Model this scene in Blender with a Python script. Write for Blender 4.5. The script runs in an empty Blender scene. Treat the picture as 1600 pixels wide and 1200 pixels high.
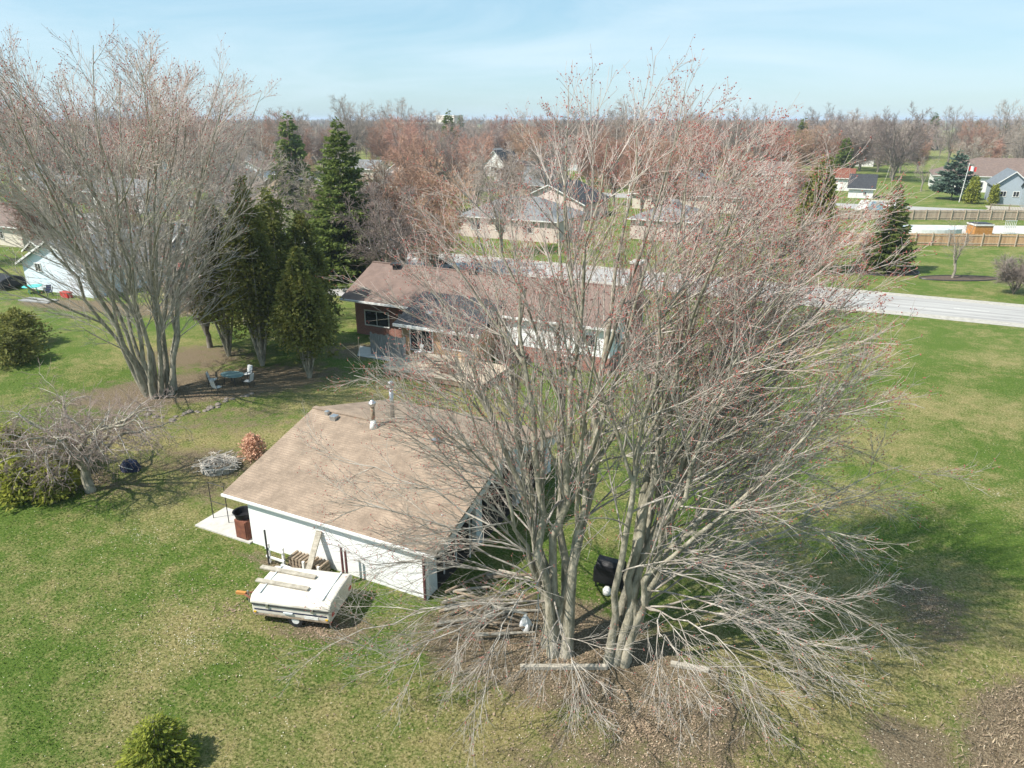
import bpy, math, random
import numpy as np
from mathutils import Vector

# ------------------------------------------------------------------ camera, world, sun, exposure
scene = bpy.context.scene
col = scene.collection
CAM_H = 18.0
PITCH = math.radians(20.33)
YAW = math.radians(26.12)
cam_d = bpy.data.cameras.new('camera')
cam_d.sensor_width = 36.0
cam_d.lens = 36.0 * 1120 / 1600
cam_d.clip_start = 0.5
cam_d.clip_end = 20000
cam = bpy.data.objects.new('camera', cam_d)
cam.location = (0, 0, CAM_H)
cam.rotation_euler = (math.pi / 2 - PITCH, 0, YAW)
col.objects.link(cam)
scene.camera = cam

SUN_EL = math.radians(50)
TO_SUN = Vector((-0.675, -0.729, 0)).normalized()
sv = Vector((TO_SUN.x * math.cos(SUN_EL), TO_SUN.y * math.cos(SUN_EL), math.sin(SUN_EL)))
sun_d = bpy.data.lights.new('sun', 'SUN')
sun_d.energy = 4.9
sun_d.angle = math.radians(0.6)
sun_d.color = (1.0, 0.95, 0.87)
sun = bpy.data.objects.new('sun', sun_d)
sun.rotation_euler = (-sv).to_track_quat('-Z', 'Y').to_euler()
sun.location = (0, 0, 60)
col.objects.link(sun)

world = bpy.data.worlds.new('World')
scene.world = world
world.use_nodes = True
wn = world.node_tree.nodes
wl = world.node_tree.links
wn.clear()
w_out = wn.new('ShaderNodeOutputWorld')
w_bg = wn.new('ShaderNodeBackground')
w_sky = wn.new('ShaderNodeTexSky')
w_sky.sky_type = 'NISHITA'
w_sky.sun_disc = False
w_sky.sun_elevation = SUN_EL
w_sky.sun_rotation = math.atan2(TO_SUN.x, TO_SUN.y)
w_sky.air_density = 1.0
w_sky.dust_density = 0.4
w_sky.ozone_density = 1.0
# thin high cloud veil, the same in every direction
w_tc = wn.new('ShaderNodeTexCoord')
w_map = wn.new('ShaderNodeMapping')
w_map.inputs['Scale'].default_value = (1.3, 1.3, 8.0)
w_no = wn.new('ShaderNodeTexNoise')
w_no.inputs['Scale'].default_value = 1.5
w_no.inputs['Detail'].default_value = 7
w_no.inputs['Roughness'].default_value = 0.6
w_no.inputs['Distortion'].default_value = 0.6
w_rp = wn.new('ShaderNodeValToRGB')
w_rp.color_ramp.elements[0].position = 0.40
w_rp.color_ramp.elements[0].color = (0.0, 0.0, 0.0, 1)
w_rp.color_ramp.elements[1].position = 0.70
w_rp.color_ramp.elements[1].color = (0.62, 0.62, 0.62, 1)
w_mix = wn.new('ShaderNodeMixRGB')
w_mix.inputs[2].default_value = (4.9, 6.0, 6.7, 1)
wl.new(w_tc.outputs['Generated'], w_map.inputs['Vector'])
wl.new(w_map.outputs['Vector'], w_no.inputs['Vector'])
wl.new(w_no.outputs['Fac'], w_rp.inputs['Fac'])
wl.new(w_rp.outputs['Color'], w_mix.inputs[0])
w_veil = wn.new('ShaderNodeMixRGB')
w_veil.inputs[0].default_value = 0.62
w_veil.inputs[2].default_value = (2.35, 4.25, 5.45, 1)
wl.new(w_sky.outputs['Color'], w_veil.inputs[1])
wl.new(w_veil.outputs['Color'], w_mix.inputs[1])
wl.new(w_mix.outputs['Color'], w_bg.inputs['Color'])
wl.new(w_bg.outputs['Background'], w_out.inputs['Surface'])
w_bg.inputs['Strength'].default_value = 0.10

scene.view_settings.view_transform = 'Standard'
scene.view_settings.look = 'None'
scene.view_settings.gamma = 1.0
scene.view_settings.use_curve_mapping = False
scene.view_settings.exposure = 0.7

# ------------------------------------------------------------------ helpers
cyw, syw = math.cos(YAW), math.sin(YAW)


def cg(a, b):
    """metres right / ahead of the drone -> ground grid (x along the road, y away from it)"""
    return (a * cyw - b * syw, a * syw + b * cyw)


MATS = {}


def mat(name, c1, c2=None, scale=4.0, rough=0.85, bump=0.0, bscale=None, detail=5, metal=0.0, spec=0.3,
        c3=None, stretch=None, randv=0.0, objc=False, translucent=0.0, lo=0.35, hi=0.65):
    if name in MATS:
        return MATS[name]
    m = bpy.data.materials.new(name)
    m.use_nodes = True
    nt = m.node_tree
    n, l = nt.nodes, nt.links
    b = n['Principled BSDF']
    b.inputs['Roughness'].default_value = rough
    b.inputs['Metallic'].default_value = metal
    b.inputs['Specular IOR Level'].default_value = spec
    tc = n.new('ShaderNodeTexCoord')
    mp = n.new('ShaderNodeMapping')
    if stretch:
        mp.inputs['Scale'].default_value = stretch
    l.new(tc.outputs['Object'], mp.inputs['Vector'])
    no = n.new('ShaderNodeTexNoise')
    no.inputs['Scale'].default_value = scale
    no.inputs['Detail'].default_value = detail
    no.inputs['Roughness'].default_value = 0.65
    l.new(mp.outputs['Vector'], no.inputs['Vector'])
    rp = n.new('ShaderNodeValToRGB')
    rp.color_ramp.elements[0].position = lo
    rp.color_ramp.elements[1].position = hi
    c2 = c2 or tuple(x * 0.8 for x in c1)
    rp.color_ramp.elements[0].color = (*c2, 1)
    rp.color_ramp.elements[1].color = (*c1, 1)
    if c3:
        e = rp.color_ramp.elements.new((lo + hi) / 2)
        e.color = (*c3, 1)
    l.new(no.outputs['Fac'], rp.inputs['Fac'])
    outc = rp.outputs['Color']
    if randv > 0:
        oi = n.new('ShaderNodeObjectInfo')
        hs = n.new('ShaderNodeHueSaturation')
        mr = n.new('ShaderNodeMapRange')
        mr.inputs['To Min'].default_value = 1 - randv
        mr.inputs['To Max'].default_value = 1 + randv
        l.new(oi.outputs['Random'], mr.inputs['Value'])
        l.new(mr.outputs['Result'], hs.inputs['Value'])
        mr2 = n.new('ShaderNodeMapRange')
        mr2.inputs['To Min'].default_value = 0.5 - randv * 0.05
        mr2.inputs['To Max'].default_value = 0.5 + randv * 0.05
        ml = n.new('ShaderNodeMath')
        ml.operation = 'MULTIPLY'
        ml.inputs[1].default_value = 7.31
        fr = n.new('ShaderNodeMath')
        fr.operation = 'FRACT'
        l.new(oi.outputs['Random'], ml.inputs[0])
        l.new(ml.outputs[0], fr.inputs[0])
        l.new(fr.outputs[0], mr2.inputs['Value'])
        l.new(mr2.outputs['Result'], hs.inputs['Hue'])
        l.new(outc, hs.inputs['Color'])
        outc = hs.outputs['Color']
    l.new(outc, b.inputs['Base Color'])
    if bump > 0:
        nb = n.new('ShaderNodeTexNoise')
        nb.inputs['Scale'].default_value = bscale or scale * 3
        nb.inputs['Detail'].default_value = 4
        l.new(mp.outputs['Vector'], nb.inputs['Vector'])
        bp = n.new('ShaderNodeBump')
        bp.inputs['Strength'].default_value = bump
        bp.inputs['Distance'].default_value = 0.05
        l.new(nb.outputs['Fac'], bp.inputs['Height'])
        l.new(bp.outputs['Normal'], b.inputs['Normal'])
    if translucent > 0:
        tr = n.new('ShaderNodeBsdfTranslucent')
        l.new(outc, tr.inputs['Color'])
        mx = n.new('ShaderNodeMixShader')
        mx.inputs[0].default_value = translucent
        l.new(b.outputs[0], mx.inputs[1])
        l.new(tr.outputs[0], mx.inputs[2])
        l.new(mx.outputs[0], n['Material Output'].inputs['Surface'])
    MATS[name] = m
    return m


def lined(name, c1, c2, period, axis='Z', frac=0.12, rough=0.7, noise=0.25, bump=0.4):
    """siding / shingle courses: thin darker joint lines every `period` metres, with mottling"""
    if name in MATS:
        return MATS[name]
    m = bpy.data.materials.new(name)
    m.use_nodes = True
    n, l = m.node_tree.nodes, m.node_tree.links
    b = n['Principled BSDF']
    b.inputs['Roughness'].default_value = rough
    b.inputs['Specular IOR Level'].default_value = 0.25
    tc = n.new('ShaderNodeTexCoord')
    sp = n.new('ShaderNodeSeparateXYZ')
    l.new(tc.outputs['Object'], sp.inputs[0])
    dv = n.new('ShaderNodeMath')
    dv.operation = 'DIVIDE'
    dv.inputs[1].default_value = period
    l.new(sp.outputs[axis], dv.inputs[0])
    fr = n.new('ShaderNodeMath')
    fr.operation = 'FRACT'
    l.new(dv.outputs[0], fr.inputs[0])
    lt = n.new('ShaderNodeMath')
    lt.operation = 'LESS_THAN'
    lt.inputs[1].default_value = frac
    l.new(fr.outputs[0], lt.inputs[0])
    no = n.new('ShaderNodeTexNoise')
    no.inputs['Scale'].default_value = 1.3
    no.inputs['Detail'].default_value = 8
    no.inputs['Roughness'].default_value = 0.7
    l.new(tc.outputs['Object'], no.inputs['Vector'])
    rp = n.new('ShaderNodeValToRGB')
    rp.color_ramp.elements[0].position = 0.3
    rp.color_ramp.elements[1].position = 0.7
    rp.color_ramp.elements[0].color = (*[x * (1 - noise) for x in c1], 1)
    rp.color_ramp.elements[1].color = (*[min(1, x * (1 + noise * 0.4)) for x in c1], 1)
    l.new(no.outputs['Fac'], rp.inputs['Fac'])
    n2 = n.new('ShaderNodeTexNoise')
    n2.inputs['Scale'].default_value = 22
    n2.inputs['Detail'].default_value = 3
    l.new(tc.outputs['Object'], n2.inputs['Vector'])
    mm = n.new('ShaderNodeMixRGB')
    mm.blend_type = 'OVERLAY'
    mm.inputs[0].default_value = noise
    l.new(rp.outputs['Color'], mm.inputs[1])
    l.new(n2.outputs['Fac'], mm.inputs[2])
    mx = n.new('ShaderNodeMixRGB')
    mx.inputs[2].default_value = (*c2, 1)
    l.new(lt.outputs[0], mx.inputs[0])
    l.new(mm.outputs['Color'], mx.inputs[1])
    l.new(mx.outputs['Color'], b.inputs['Base Color'])
    bp = n.new('ShaderNodeBump')
    bp.inputs['Strength'].default_value = bump
    bp.inputs['Distance'].default_value = 0.02
    l.new(fr.outputs[0], bp.inputs['Height'])
    l.new(bp.outputs['Normal'], b.inputs['Normal'])
    MATS[name] = m
    return m


def brickmat(name, c1, c2, mortar):
    if name in MATS:
        return MATS[name]
    m = bpy.data.materials.new(name)
    m.use_nodes = True
    n, l = m.node_tree.nodes, m.node_tree.links
    b = n['Principled BSDF']
    b.inputs['Roughness'].default_value = 0.9
    tc = n.new('ShaderNodeTexCoord')
    sp = n.new('ShaderNodeSeparateXYZ')
    ad = n.new('ShaderNodeMath')
    cb = n.new('ShaderNodeCombineXYZ')
    l.new(tc.outputs['Object'], sp.inputs[0])
    l.new(sp.outputs['X'], ad.inputs[0])
    l.new(sp.outputs['Y'], ad.inputs[1])
    l.new(ad.outputs[0], cb.inputs['X'])
    l.new(sp.outputs['Z'], cb.inputs['Y'])
    br = n.new('ShaderNodeTexBrick')
    br.inputs['Color1'].default_value = (*c1, 1)
    br.inputs['Color2'].default_value = (*c2, 1)
    br.inputs['Mortar'].default_value = (*mortar, 1)
    br.inputs['Scale'].default_value = 1.0
    br.inputs['Brick Width'].default_value = 0.22
    br.inputs['Row Height'].default_value = 0.075
    br.inputs['Mortar Size'].default_value = 0.008
    l.new(cb.outputs[0], br.inputs['Vector'])
    l.new(br.outputs['Color'], b.inputs['Base Color'])
    MATS[name] = m
    return m


def org_of(o):
    while o.parent:
        o = o.parent
    return np.array(o.location)


def raw_mesh(name, V, F, m, smooth=False):
    """V (n,3) floats, F (k,4) or (k,3) ints, or a list of index lists"""
    me = bpy.data.meshes.new(name)
    V = np.asarray(V, dtype=np.float32)
    if isinstance(F, np.ndarray):
        k, s = F.shape
        me.vertices.add(len(V))
        me.vertices.foreach_set('co', V.ravel())
        me.loops.add(k * s)
        me.loops.foreach_set('vertex_index', F.astype(np.int32).ravel())
        me.polygons.add(k)
        me.polygons.foreach_set('loop_start', np.arange(0, k * s, s, dtype=np.int32))
        me.polygons.foreach_set('loop_total', np.full(k, s, dtype=np.int32))
        me.update(calc_edges=True)
    else:
        me.from_pydata([tuple(map(float, v)) for v in V], [], F)
        me.update()
    if m:
        me.materials.append(m)
    if smooth:
        me.polygons.foreach_set('use_smooth', np.ones(len(me.polygons), dtype=bool))
    return me


def tagit(o, label=None, cat=None, group=None, kind=None):
    if label:
        o['label'] = label
    if cat:
        o['category'] = cat
    if group:
        o['group'] = group
    if kind:
        o['kind'] = kind
    return o


def thing(name, label, cat, loc=(0, 0, 0), group=None):
    o = bpy.data.objects.new(name, None)
    o.empty_display_size = 0.3
    o.location = loc
    col.objects.link(o)
    return tagit(o, label, cat, group)


def link(name, me, parent=None, loc=(0, 0, 0)):
    o = bpy.data.objects.new(name, me)
    if parent:
        o.parent = parent
    else:
        o.location = loc
    col.objects.link(o)
    return o


class MB:
    """collects shapes in world coordinates and links them as one mesh object"""

    def __init__(self):
        self.v = []
        self.f = []

    def poly(self, pts, faces):
        k = len(self.v)
        self.v += [tuple(p) for p in pts]
        self.f += [[k + i for i in q] for q in faces]
        return self

    def box(self, x0, x1, y0, y1, z0, z1, rz=0, c=None):
        pts = [(x, y, z) for z in (z0, z1) for x, y in ((x0, y0), (x1, y0), (x1, y1), (x0, y1))]
        if rz:
            cx, cy = c if c else ((x0 + x1) / 2, (y0 + y1) / 2)
            cs, sn = math.cos(rz), math.sin(rz)
            pts = [(cx + (x - cx) * cs - (y - cy) * sn, cy + (x - cx) * sn + (y - cy) * cs, z) for x, y, z in pts]
        return self.poly(pts, [(3, 2, 1, 0), (4, 5, 6, 7), (0, 1, 5, 4), (1, 2, 6, 5), (2, 3, 7, 6), (3, 0, 4, 7)])

    def slab(self, quad, t):
        """quad of 4 points (ccw from above) thickened downward by t"""
        lo = [(p[0], p[1], p[2] - t) for p in quad]
        n = len(quad)
        pts = list(lo) + list(quad)
        fs = [tuple(range(n))[::-1], tuple(range(n, 2 * n))]
        fs += [(i, (i + 1) % n, n + (i + 1) % n, n + i) for i in range(n)]
        return self.poly(pts, fs)

    def prism(self, profile, axis, a0, a1):
        """profile of 2-D points swept along an axis ('x' or 'y')"""
        n = len(profile)
        if axis == 'x':
            pts = [(a0, p, q) for p, q in profile] + [(a1, p, q) for p, q in profile]
        else:
            pts = [(p, a0, q) for p, q in profile] + [(p, a1, q) for p, q in profile]
        fs = [tuple(range(n)), tuple(range(n, 2 * n))[::-1]]
        fs += [(i, n + i, n + (i + 1) % n, (i + 1) % n) for i in range(n)]
        return self.poly(pts, fs)

    def tube(self, pts, r, n=6, r1=None, cap=True):
        pts = [Vector(p) for p in pts]
        k = len(self.v)
        m = len(pts)
        for i, p in enumerate(pts):
            t = (pts[min(i + 1, m - 1)] - pts[max(i - 1, 0)]).normalized()
            ref = Vector((0, 0, 1)) if abs(t.z) < 0.9 else Vector((1, 0, 0))
            a = t.cross(ref).normalized()
            b = t.cross(a)
            rr = r if r1 is None else r + (r1 - r) * i / (m - 1)
            for j in range(n):
                th = 2 * math.pi * j / n
                self.v.append(tuple(p + a * (rr * math.cos(th)) + b * (rr * math.sin(th))))
        for i in range(m - 1):
            for j in range(n):
                self.f.append([k + i * n + j, k + i * n + (j + 1) % n, k + (i + 1) * n + (j + 1) % n, k + (i + 1) * n + j])
        if cap:
            self.f.append([k + j for j in range(n)][::-1])
            self.f.append([k + (m - 1) * n + j for j in range(n)])
        return self

    def lathe(self, cx, cy, prof, n=16):
        k = len(self.v)
        for r, z in prof:
            for j in range(n):
                th = 2 * math.pi * j / n
                self.v.append((cx + r * math.cos(th), cy + r * math.sin(th), z))
        for i in range(len(prof) - 1):
            for j in range(n):
                self.f.append([k + i * n + j, k + i * n + (j + 1) % n, k + (i + 1) * n + (j + 1) % n, k + (i + 1) * n + j])
        self.f.append([k + j for j in range(n)][::-1])
        self.f.append([k + (len(prof) - 1) * n + j for j in range(n)])
        return self

    def rot(self, c, rz):
        cs, sn = math.cos(rz), math.sin(rz)
        self.v = [(c[0] + (x - c[0]) * cs - (y - c[1]) * sn, c[1] + (x - c[0]) * sn + (y - c[1]) * cs, z) for x, y, z in self.v]
        return self

    def jitter(self, s, seed=0):
        r = random.Random(seed)
        self.v = [(x + r.uniform(-s, s), y + r.uniform(-s, s), z + r.uniform(-s, s) * 0.6) for x, y, z in self.v]
        return self

    def build(self, name, m, parent=None, smooth=False, bevel=0.0, loc=None):
        V = np.array(self.v, dtype=np.float64)
        if parent is not None:
            V = V - org_of(parent)
            lo = (0, 0, 0)
        else:
            lo = loc if loc is not None else (float(V[:, 0].mean()), float(V[:, 1].mean()), float(V[:, 2].min()))
            V = V - np.array(lo)
        o = link(name, raw_mesh(name, V, self.f, m, smooth), parent, lo)
        if bevel:
            md = o.modifiers.new('bevel', 'BEVEL')
            md.width = bevel
            md.segments = 2
            md.limit_method = 'ANGLE'
        return o


def copy_tree(o, parent=None):
    c = o.copy()
    col.objects.link(c)
    c.parent = parent
    for ch in o.children:
        copy_tree(ch, c)
    return c


# ------------------------------------------------------------------ materials
M_bark = mat('bark', (0.40, 0.365, 0.29), (0.15, 0.14, 0.10), 5, 0.95, 0.8, 14, c3=(0.29, 0.265, 0.20), stretch=(1, 1, 0.35))
M_twig = mat('pale_twigs', (0.56, 0.515, 0.455), (0.30, 0.265, 0.225), 2.5, 0.9, c3=(0.43, 0.39, 0.34))
M_twigr = mat('reddish_twigs', (0.58, 0.505, 0.455), (0.40, 0.305, 0.265), 0.5, 0.9, c3=(0.50, 0.405, 0.36))
M_apple = mat('fruit_tree_twigs', (0.38, 0.30, 0.26), (0.20, 0.145, 0.125), 1.2, 0.9, c3=(0.29, 0.22, 0.19))
M_twiglow = mat('grey_whips', (0.47, 0.43, 0.375), (0.22, 0.19, 0.16), 2.2, 0.9, c3=(0.34, 0.305, 0.26))
M_bud = mat('red_maple_buds', (0.46, 0.135, 0.11), (0.28, 0.08, 0.07), 6, 0.7)
M_farbark = mat('far_bark', (0.30, 0.265, 0.22), (0.17, 0.145, 0.115), 2, 0.95, randv=0.25)
M_fartwig = mat('far_twigs_grey', (0.42, 0.35, 0.30), (0.27, 0.22, 0.19), 0.6, 0.95, randv=0.35)
M_fartwig2 = mat('far_twigs_russet', (0.46, 0.29, 0.21), (0.30, 0.18, 0.135), 0.6, 0.95, randv=0.3)
M_spruce = mat('spruce_needles', (0.22, 0.26, 0.065), (0.09, 0.125, 0.03), 1.8, 0.8, c3=(0.15, 0.19, 0.045), translucent=0.42, randv=0.15)
M_spruceb = mat('spruce_needles_blue', (0.14, 0.20, 0.14), (0.06, 0.10, 0.07), 1.8, 0.8, translucent=0.12)
M_cedar = mat('cedar_sprays', (0.27, 0.26, 0.075), (0.09, 0.10, 0.03), 0.8, 0.8, c3=(0.19, 0.20, 0.05), translucent=0.45, randv=0.15)
M_hedge = mat('hedge_sprays', (0.40, 0.40, 0.07), (0.17, 0.20, 0.035), 1.6, 0.8, c3=(0.28, 0.30, 0.05), translucent=0.42)
M_rustleaf = mat('rust_leaves', (0.68, 0.42, 0.29), (0.52, 0.29, 0.19), 5, 0.85, translucent=0.2)
M_white = lined('white_siding', (0.80, 0.80, 0.78), (0.58, 0.58, 0.57), 0.2, 'Z', 0.06, 0.6, 0.05, 0.25)
M_whitep = mat('white_paint', (0.78, 0.77, 0.74), (0.62, 0.61, 0.58), 6, 0.6)
M_greyp = mat('grey_paint', (0.60, 0.64, 0.65), (0.48, 0.51, 0.52), 3, 0.7)
M_roofg = lined('tan_shingles', (0.305, 0.232, 0.172), (0.215, 0.16, 0.12), 0.14, 'Y', 0.14, 0.95, 0.42, 0.5)
M_roofh = lined('red_brown_shingles', (0.20, 0.142, 0.118), (0.135, 0.095, 0.08), 0.14, 'Y', 0.12, 0.95, 0.30, 0.5)
M_roofd = mat('charcoal_shingles', (0.055, 0.057, 0.062), (0.03, 0.032, 0.036), 3, 0.9, 0.4, 30)
M_roofgr = mat('grey_shingles', (0.20, 0.205, 0.205), (0.13, 0.135, 0.14), 2, 0.9, 0.4, 30)
M_roofbr = mat('brown_shingles', (0.20, 0.145, 0.12), (0.13, 0.095, 0.08), 2, 0.9, 0.4, 30)
M_roofbl = mat('blue_grey_shingles', (0.17, 0.195, 0.215), (0.12, 0.135, 0.15), 2, 0.9, 0.4, 30)
M_brick = brickmat('red_brick', (0.30, 0.10, 0.065), (0.21, 0.07, 0.05), (0.38, 0.32, 0.28))
M_brickc = brickmat('cream_brick', (0.58, 0.47, 0.40), (0.50, 0.40, 0.34), (0.55, 0.50, 0.45))
M_brickt = brickmat('tan_brick', (0.42, 0.30, 0.20), (0.36, 0.25, 0.17), (0.45, 0.40, 0.34))
M_cream = mat('cream_stucco', (0.62, 0.56, 0.47), (0.52, 0.47, 0.39), 2)
M_pink = mat('pinkish_stucco', (0.66, 0.55, 0.50), (0.56, 0.46, 0.42), 2)
M_lblue = lined('pale_blue_siding', (0.66, 0.72, 0.78), (0.48, 0.53, 0.58), 0.2, 'Z', 0.08, 0.6, 0.08)
M_bgrey = lined('blue_grey_siding', (0.34, 0.39, 0.43), (0.25, 0.29, 0.32), 0.2, 'Z', 0.08, 0.6, 0.08)
M_tan = mat('tan_boards', (0.50, 0.34, 0.19), (0.38, 0.25, 0.14), 4, 0.8, stretch=(6, 6, 0.5))
M_glass = mat('window_glass', (0.03, 0.035, 0.04), (0.02, 0.022, 0.026), 1, 0.08, spec=0.6)
M_deck = mat('weathered_deck', (0.56, 0.46, 0.34), (0.40, 0.33, 0.25), 3, 0.9, stretch=(0.4, 5, 1))
M_fence = mat('cedar_fence', (0.64, 0.42, 0.24), (0.38, 0.22, 0.12), 0.7, 0.9, stretch=(3, 3, 0.15))
M_fence2 = mat('weathered_fence', (0.50, 0.39, 0.29), (0.32, 0.24, 0.18), 0.7, 0.9, stretch=(3, 3, 0.15))
M_fenceg = mat('grey_fence', (0.33, 0.33, 0.32), (0.22, 0.22, 0.215), 3, 0.9, stretch=(3, 3, 0.4))
M_wood = mat('old_grey_wood', (0.44, 0.40, 0.33), (0.27, 0.24, 0.19), 5, 0.9, 0.3)
M_log = mat('log_wood', (0.36, 0.28, 0.20), (0.18, 0.14, 0.10), 6, 0.95, 0.5)
M_conc = mat('concrete', (0.52, 0.49, 0.45), (0.42, 0.40, 0.36), 3, 0.9, 0.2)
M_camper = mat('camper_white', (0.68, 0.64, 0.57), (0.52, 0.47, 0.40), 1.6, 0.5, spec=0.35, detail=9)
M_black = mat('black_plastic', (0.02, 0.02, 0.022), (0.012, 0.012, 0.014), 4, 0.5)
M_rubber = mat('rubber', (0.025, 0.025, 0.025), (0.015, 0.015, 0.015), 6, 0.9)
M_metal = mat('galvanised_metal', (0.62, 0.62, 0.62), (0.45, 0.45, 0.46), 8, 0.35, metal=0.85)
M_dmetal = mat('dark_metal', (0.07, 0.065, 0.065), (0.04, 0.04, 0.04), 6, 0.5, metal=0.4)
M_rust = mat('rusty_brown', (0.22, 0.085, 0.05), (0.13, 0.05, 0.035), 4, 0.8)
M_maroon = mat('maroon_post', (0.12, 0.045, 0.045), (0.08, 0.03, 0.03), 6, 0.7)
M_teal = mat('teal_plastic', (0.10, 0.50, 0.48), (0.07, 0.40, 0.39), 3, 0.5)
M_tglass = mat('table_glass', (0.22, 0.34, 0.34), (0.16, 0.26, 0.27), 3, 0.15, spec=0.5)
M_fabric = mat('white_fabric', (0.74, 0.74, 0.72), (0.6, 0.6, 0.58), 6)
M_navy = mat('navy_cloth', (0.025, 0.035, 0.075), (0.015, 0.02, 0.045), 5)
M_red = mat('red_plastic', (0.55, 0.05, 0.04), (0.42, 0.04, 0.03), 5, 0.5)
M_yellow = mat('yellow_plastic', (0.72, 0.42, 0.03), (0.6, 0.33, 0.03), 5, 0.5)
M_orange = mat('orange_wood', (0.52, 0.24, 0.07), (0.4, 0.18, 0.05), 4, 0.7)
M_stoned = mat('bed_stone', (0.27, 0.23, 0.19), (0.12, 0.10, 0.085), 5, 0.95, 0.5)
M_stone = mat('field_stone', (0.46, 0.43, 0.37), (0.24, 0.22, 0.19), 5, 0.95, 0.5)
M_asph = mat('pale_asphalt', (0.40, 0.385, 0.365), (0.25, 0.24, 0.23), 1.6, 0.95, 0.3, 30, c3=(0.33, 0.32, 0.305), stretch=(0.05, 1, 1), detail=9)
M_gravel = mat('gravel_shoulder', (0.44, 0.41, 0.36), (0.30, 0.28, 0.24), 2.5, 0.95, 0.5, 30)
M_drive = mat('driveway', (0.40, 0.385, 0.37), (0.28, 0.27, 0.26), 1.0, 0.95, 0.3, 30)
M_paint = mat('road_paint', (0.66, 0.65, 0.60), (0.46, 0.45, 0.42), 3, 0.8)
M_water = mat('pool_water', (0.22, 0.45, 0.55), (0.16, 0.36, 0.46), 1.5, 0.08, 0.2, 6, spec=0.5)
M_cover = mat('pool_cover', (0.55, 0.60, 0.64), (0.40, 0.46, 0.50), 1.2, 0.5)
M_mulch = mat('mulch', (0.13, 0.09, 0.065), (0.07, 0.05, 0.035), 8, 0.95, 0.6)
M_leaf = mat('dead_leaves', (0.40, 0.31, 0.215), (0.15, 0.11, 0.075), 4.0, 0.9, c3=(0.27, 0.195, 0.13), detail=9)
M_pale = mat('pale_bits', (0.66, 0.62, 0.50), (0.50, 0.45, 0.34), 3, 0.9)
M_carb = mat('car_paint_blue', (0.10, 0.24, 0.36), (0.09, 0.21, 0.33), 1, 0.25, spec=0.6)
M_card = mat('car_paint_dark', (0.04, 0.045, 0.06), (0.035, 0.04, 0.05), 1, 0.25, spec=0.6)
M_carg = mat('car_paint_silver', (0.42, 0.46, 0.50), (0.38, 0.42, 0.46), 1, 0.3, spec=0.6)
M_farwall = mat('far_building_wall', (0.60, 0.56, 0.48), (0.50, 0.46, 0.40), 0.3)

# ------------------------------------------------------------------ ground
rng = np.random.default_rng(7)


def axis_pts(lo, hi, step, far):
    a = np.arange(lo, hi + 1e-6, step)
    g = [hi]
    s = step
    while g[-1] < far:
        s *= 1.35
        g.append(g[-1] + s)
    g2 = [lo]
    s = step
    while g2[-1] > -far:
        s *= 1.35
        g2.append(g2[-1] - s)
    return np.concatenate([np.array(g2[1:])[::-1], a, np.array(g[1:])])


gx = axis_pts(-90, 30, 0.6, 9000)
gy = axis_pts(-5, 100, 0.6, 9000)
GX, GY = np.meshgrid(gx, gy)


def blob(x, y, rx, ry, ang=0.0):
    c, s = math.cos(ang), math.sin(ang)
    dx, dy = GX - x, GY - y
    a = (dx * c + dy * s) / rx
    b = (-dx * s + dy * c) / ry
    return np.exp(-(a * a + b * b) ** 1.5)


litter = np.zeros_like(GX)
for (x, y, rx, ry, an, s) in [(-8, 19.6, 6.0, 3.2, 0.2, 1.0), (-3.5, 18.5, 3.6, 3.4, 0, 0.8), (-4.5, 15.5, 4.5, 2.6, 0.4, 0.55),
                              (4.4, 28.0, 1.8, 2.9, 0.3, 0.66), (7.8, 22.4, 4.0, 2.6, 0.95, 1.15), (3.6, 20.2, 1.5, 1.8, 0.9, 0.85),
                              (-40.5, 34.2, 10.0, 4.0, 0.75, 1.0), (-47, 38, 6, 4, 0.3, 0.75), (-44, 29, 5, 2.5, 0.2, 0.8), (-35, 20.5, 5, 1.6, 0.2, 0.6), (-41, 26, 5, 2.2, 0.3, 0.6),
                              (-31, 25, 5.0, 2.4, 0.3, 0.66), (-34, 30, 6, 3.5, 0.5, 0.5), (-28, 22.5, 4, 2, 0, 0.5), (-16, 16.8, 2.6, 1.2, 0.3, 0.7), (-19.5, 19.0, 4.2, 0.8, 0, 0.75),
                              (-71, 45, 10, 2.5, 0.2, 0.9), (-62, 48, 7, 4, 0.6, 0.8), (-36.5, 45, 4, 3, 0, 0.7),
                              (-22, 44.5, 4, 2.2, 0, 0.6), (-13.2, 16.0, 2.5, 2.5, 0, 0.35)]:
    litter = np.maximum(litter, s * blob(x, y, rx, ry, an))
dry = np.zeros_like(GX) + 0.20
for (x, y, rx, ry, an, s) in [(1.0, 27.0, 3.5, 3.0, 0.3, 1.05), (6.6, 28.0, 3.0, 5.0, 0.2, 1.0), (1.5, 22.0, 6.5, 5.0, 0.5, 1.0), (-1.0, 16.0, 6, 4, 0.3, 0.95),
                              (3.0, 44.0, 4.0, 5.0, 0.3, 0.75), (7.0, 52.0, 6.0, 6.0, 0, 0.65), (0.5, 36.0, 3.0, 2.4, 0, 0.6), (-3, 62, 9, 6, 0, 0.5),
                              (-14.5, 38, 6, 6, 0, 0.5), (-28, 36, 10, 6, 0.4, 0.8), (-30, 26, 9, 6, 0.2, 0.95), (-36, 24, 6, 3, 0, 0.9), (-8, 14, 9, 5, 0.3, 0.8), (-14, 12, 6, 4, 0, 0.6), (-20, 12, 3, 3, 0, 0.6), (-26, 15, 3, 2, 0, 0.5), (-23, 14, 5, 2.5, 0.2, 0.42),
                              (-50, 38, 8, 4, 0.3, 0.6), (-27, 12, 3, 3, 0, 0.4), (9, 66, 8, 2, 0, 0.45), (10, 98, 10, 3, 0, 0.35)]:
    dry = np.maximum(dry, s * blob(x, y, rx, ry, an))
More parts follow.
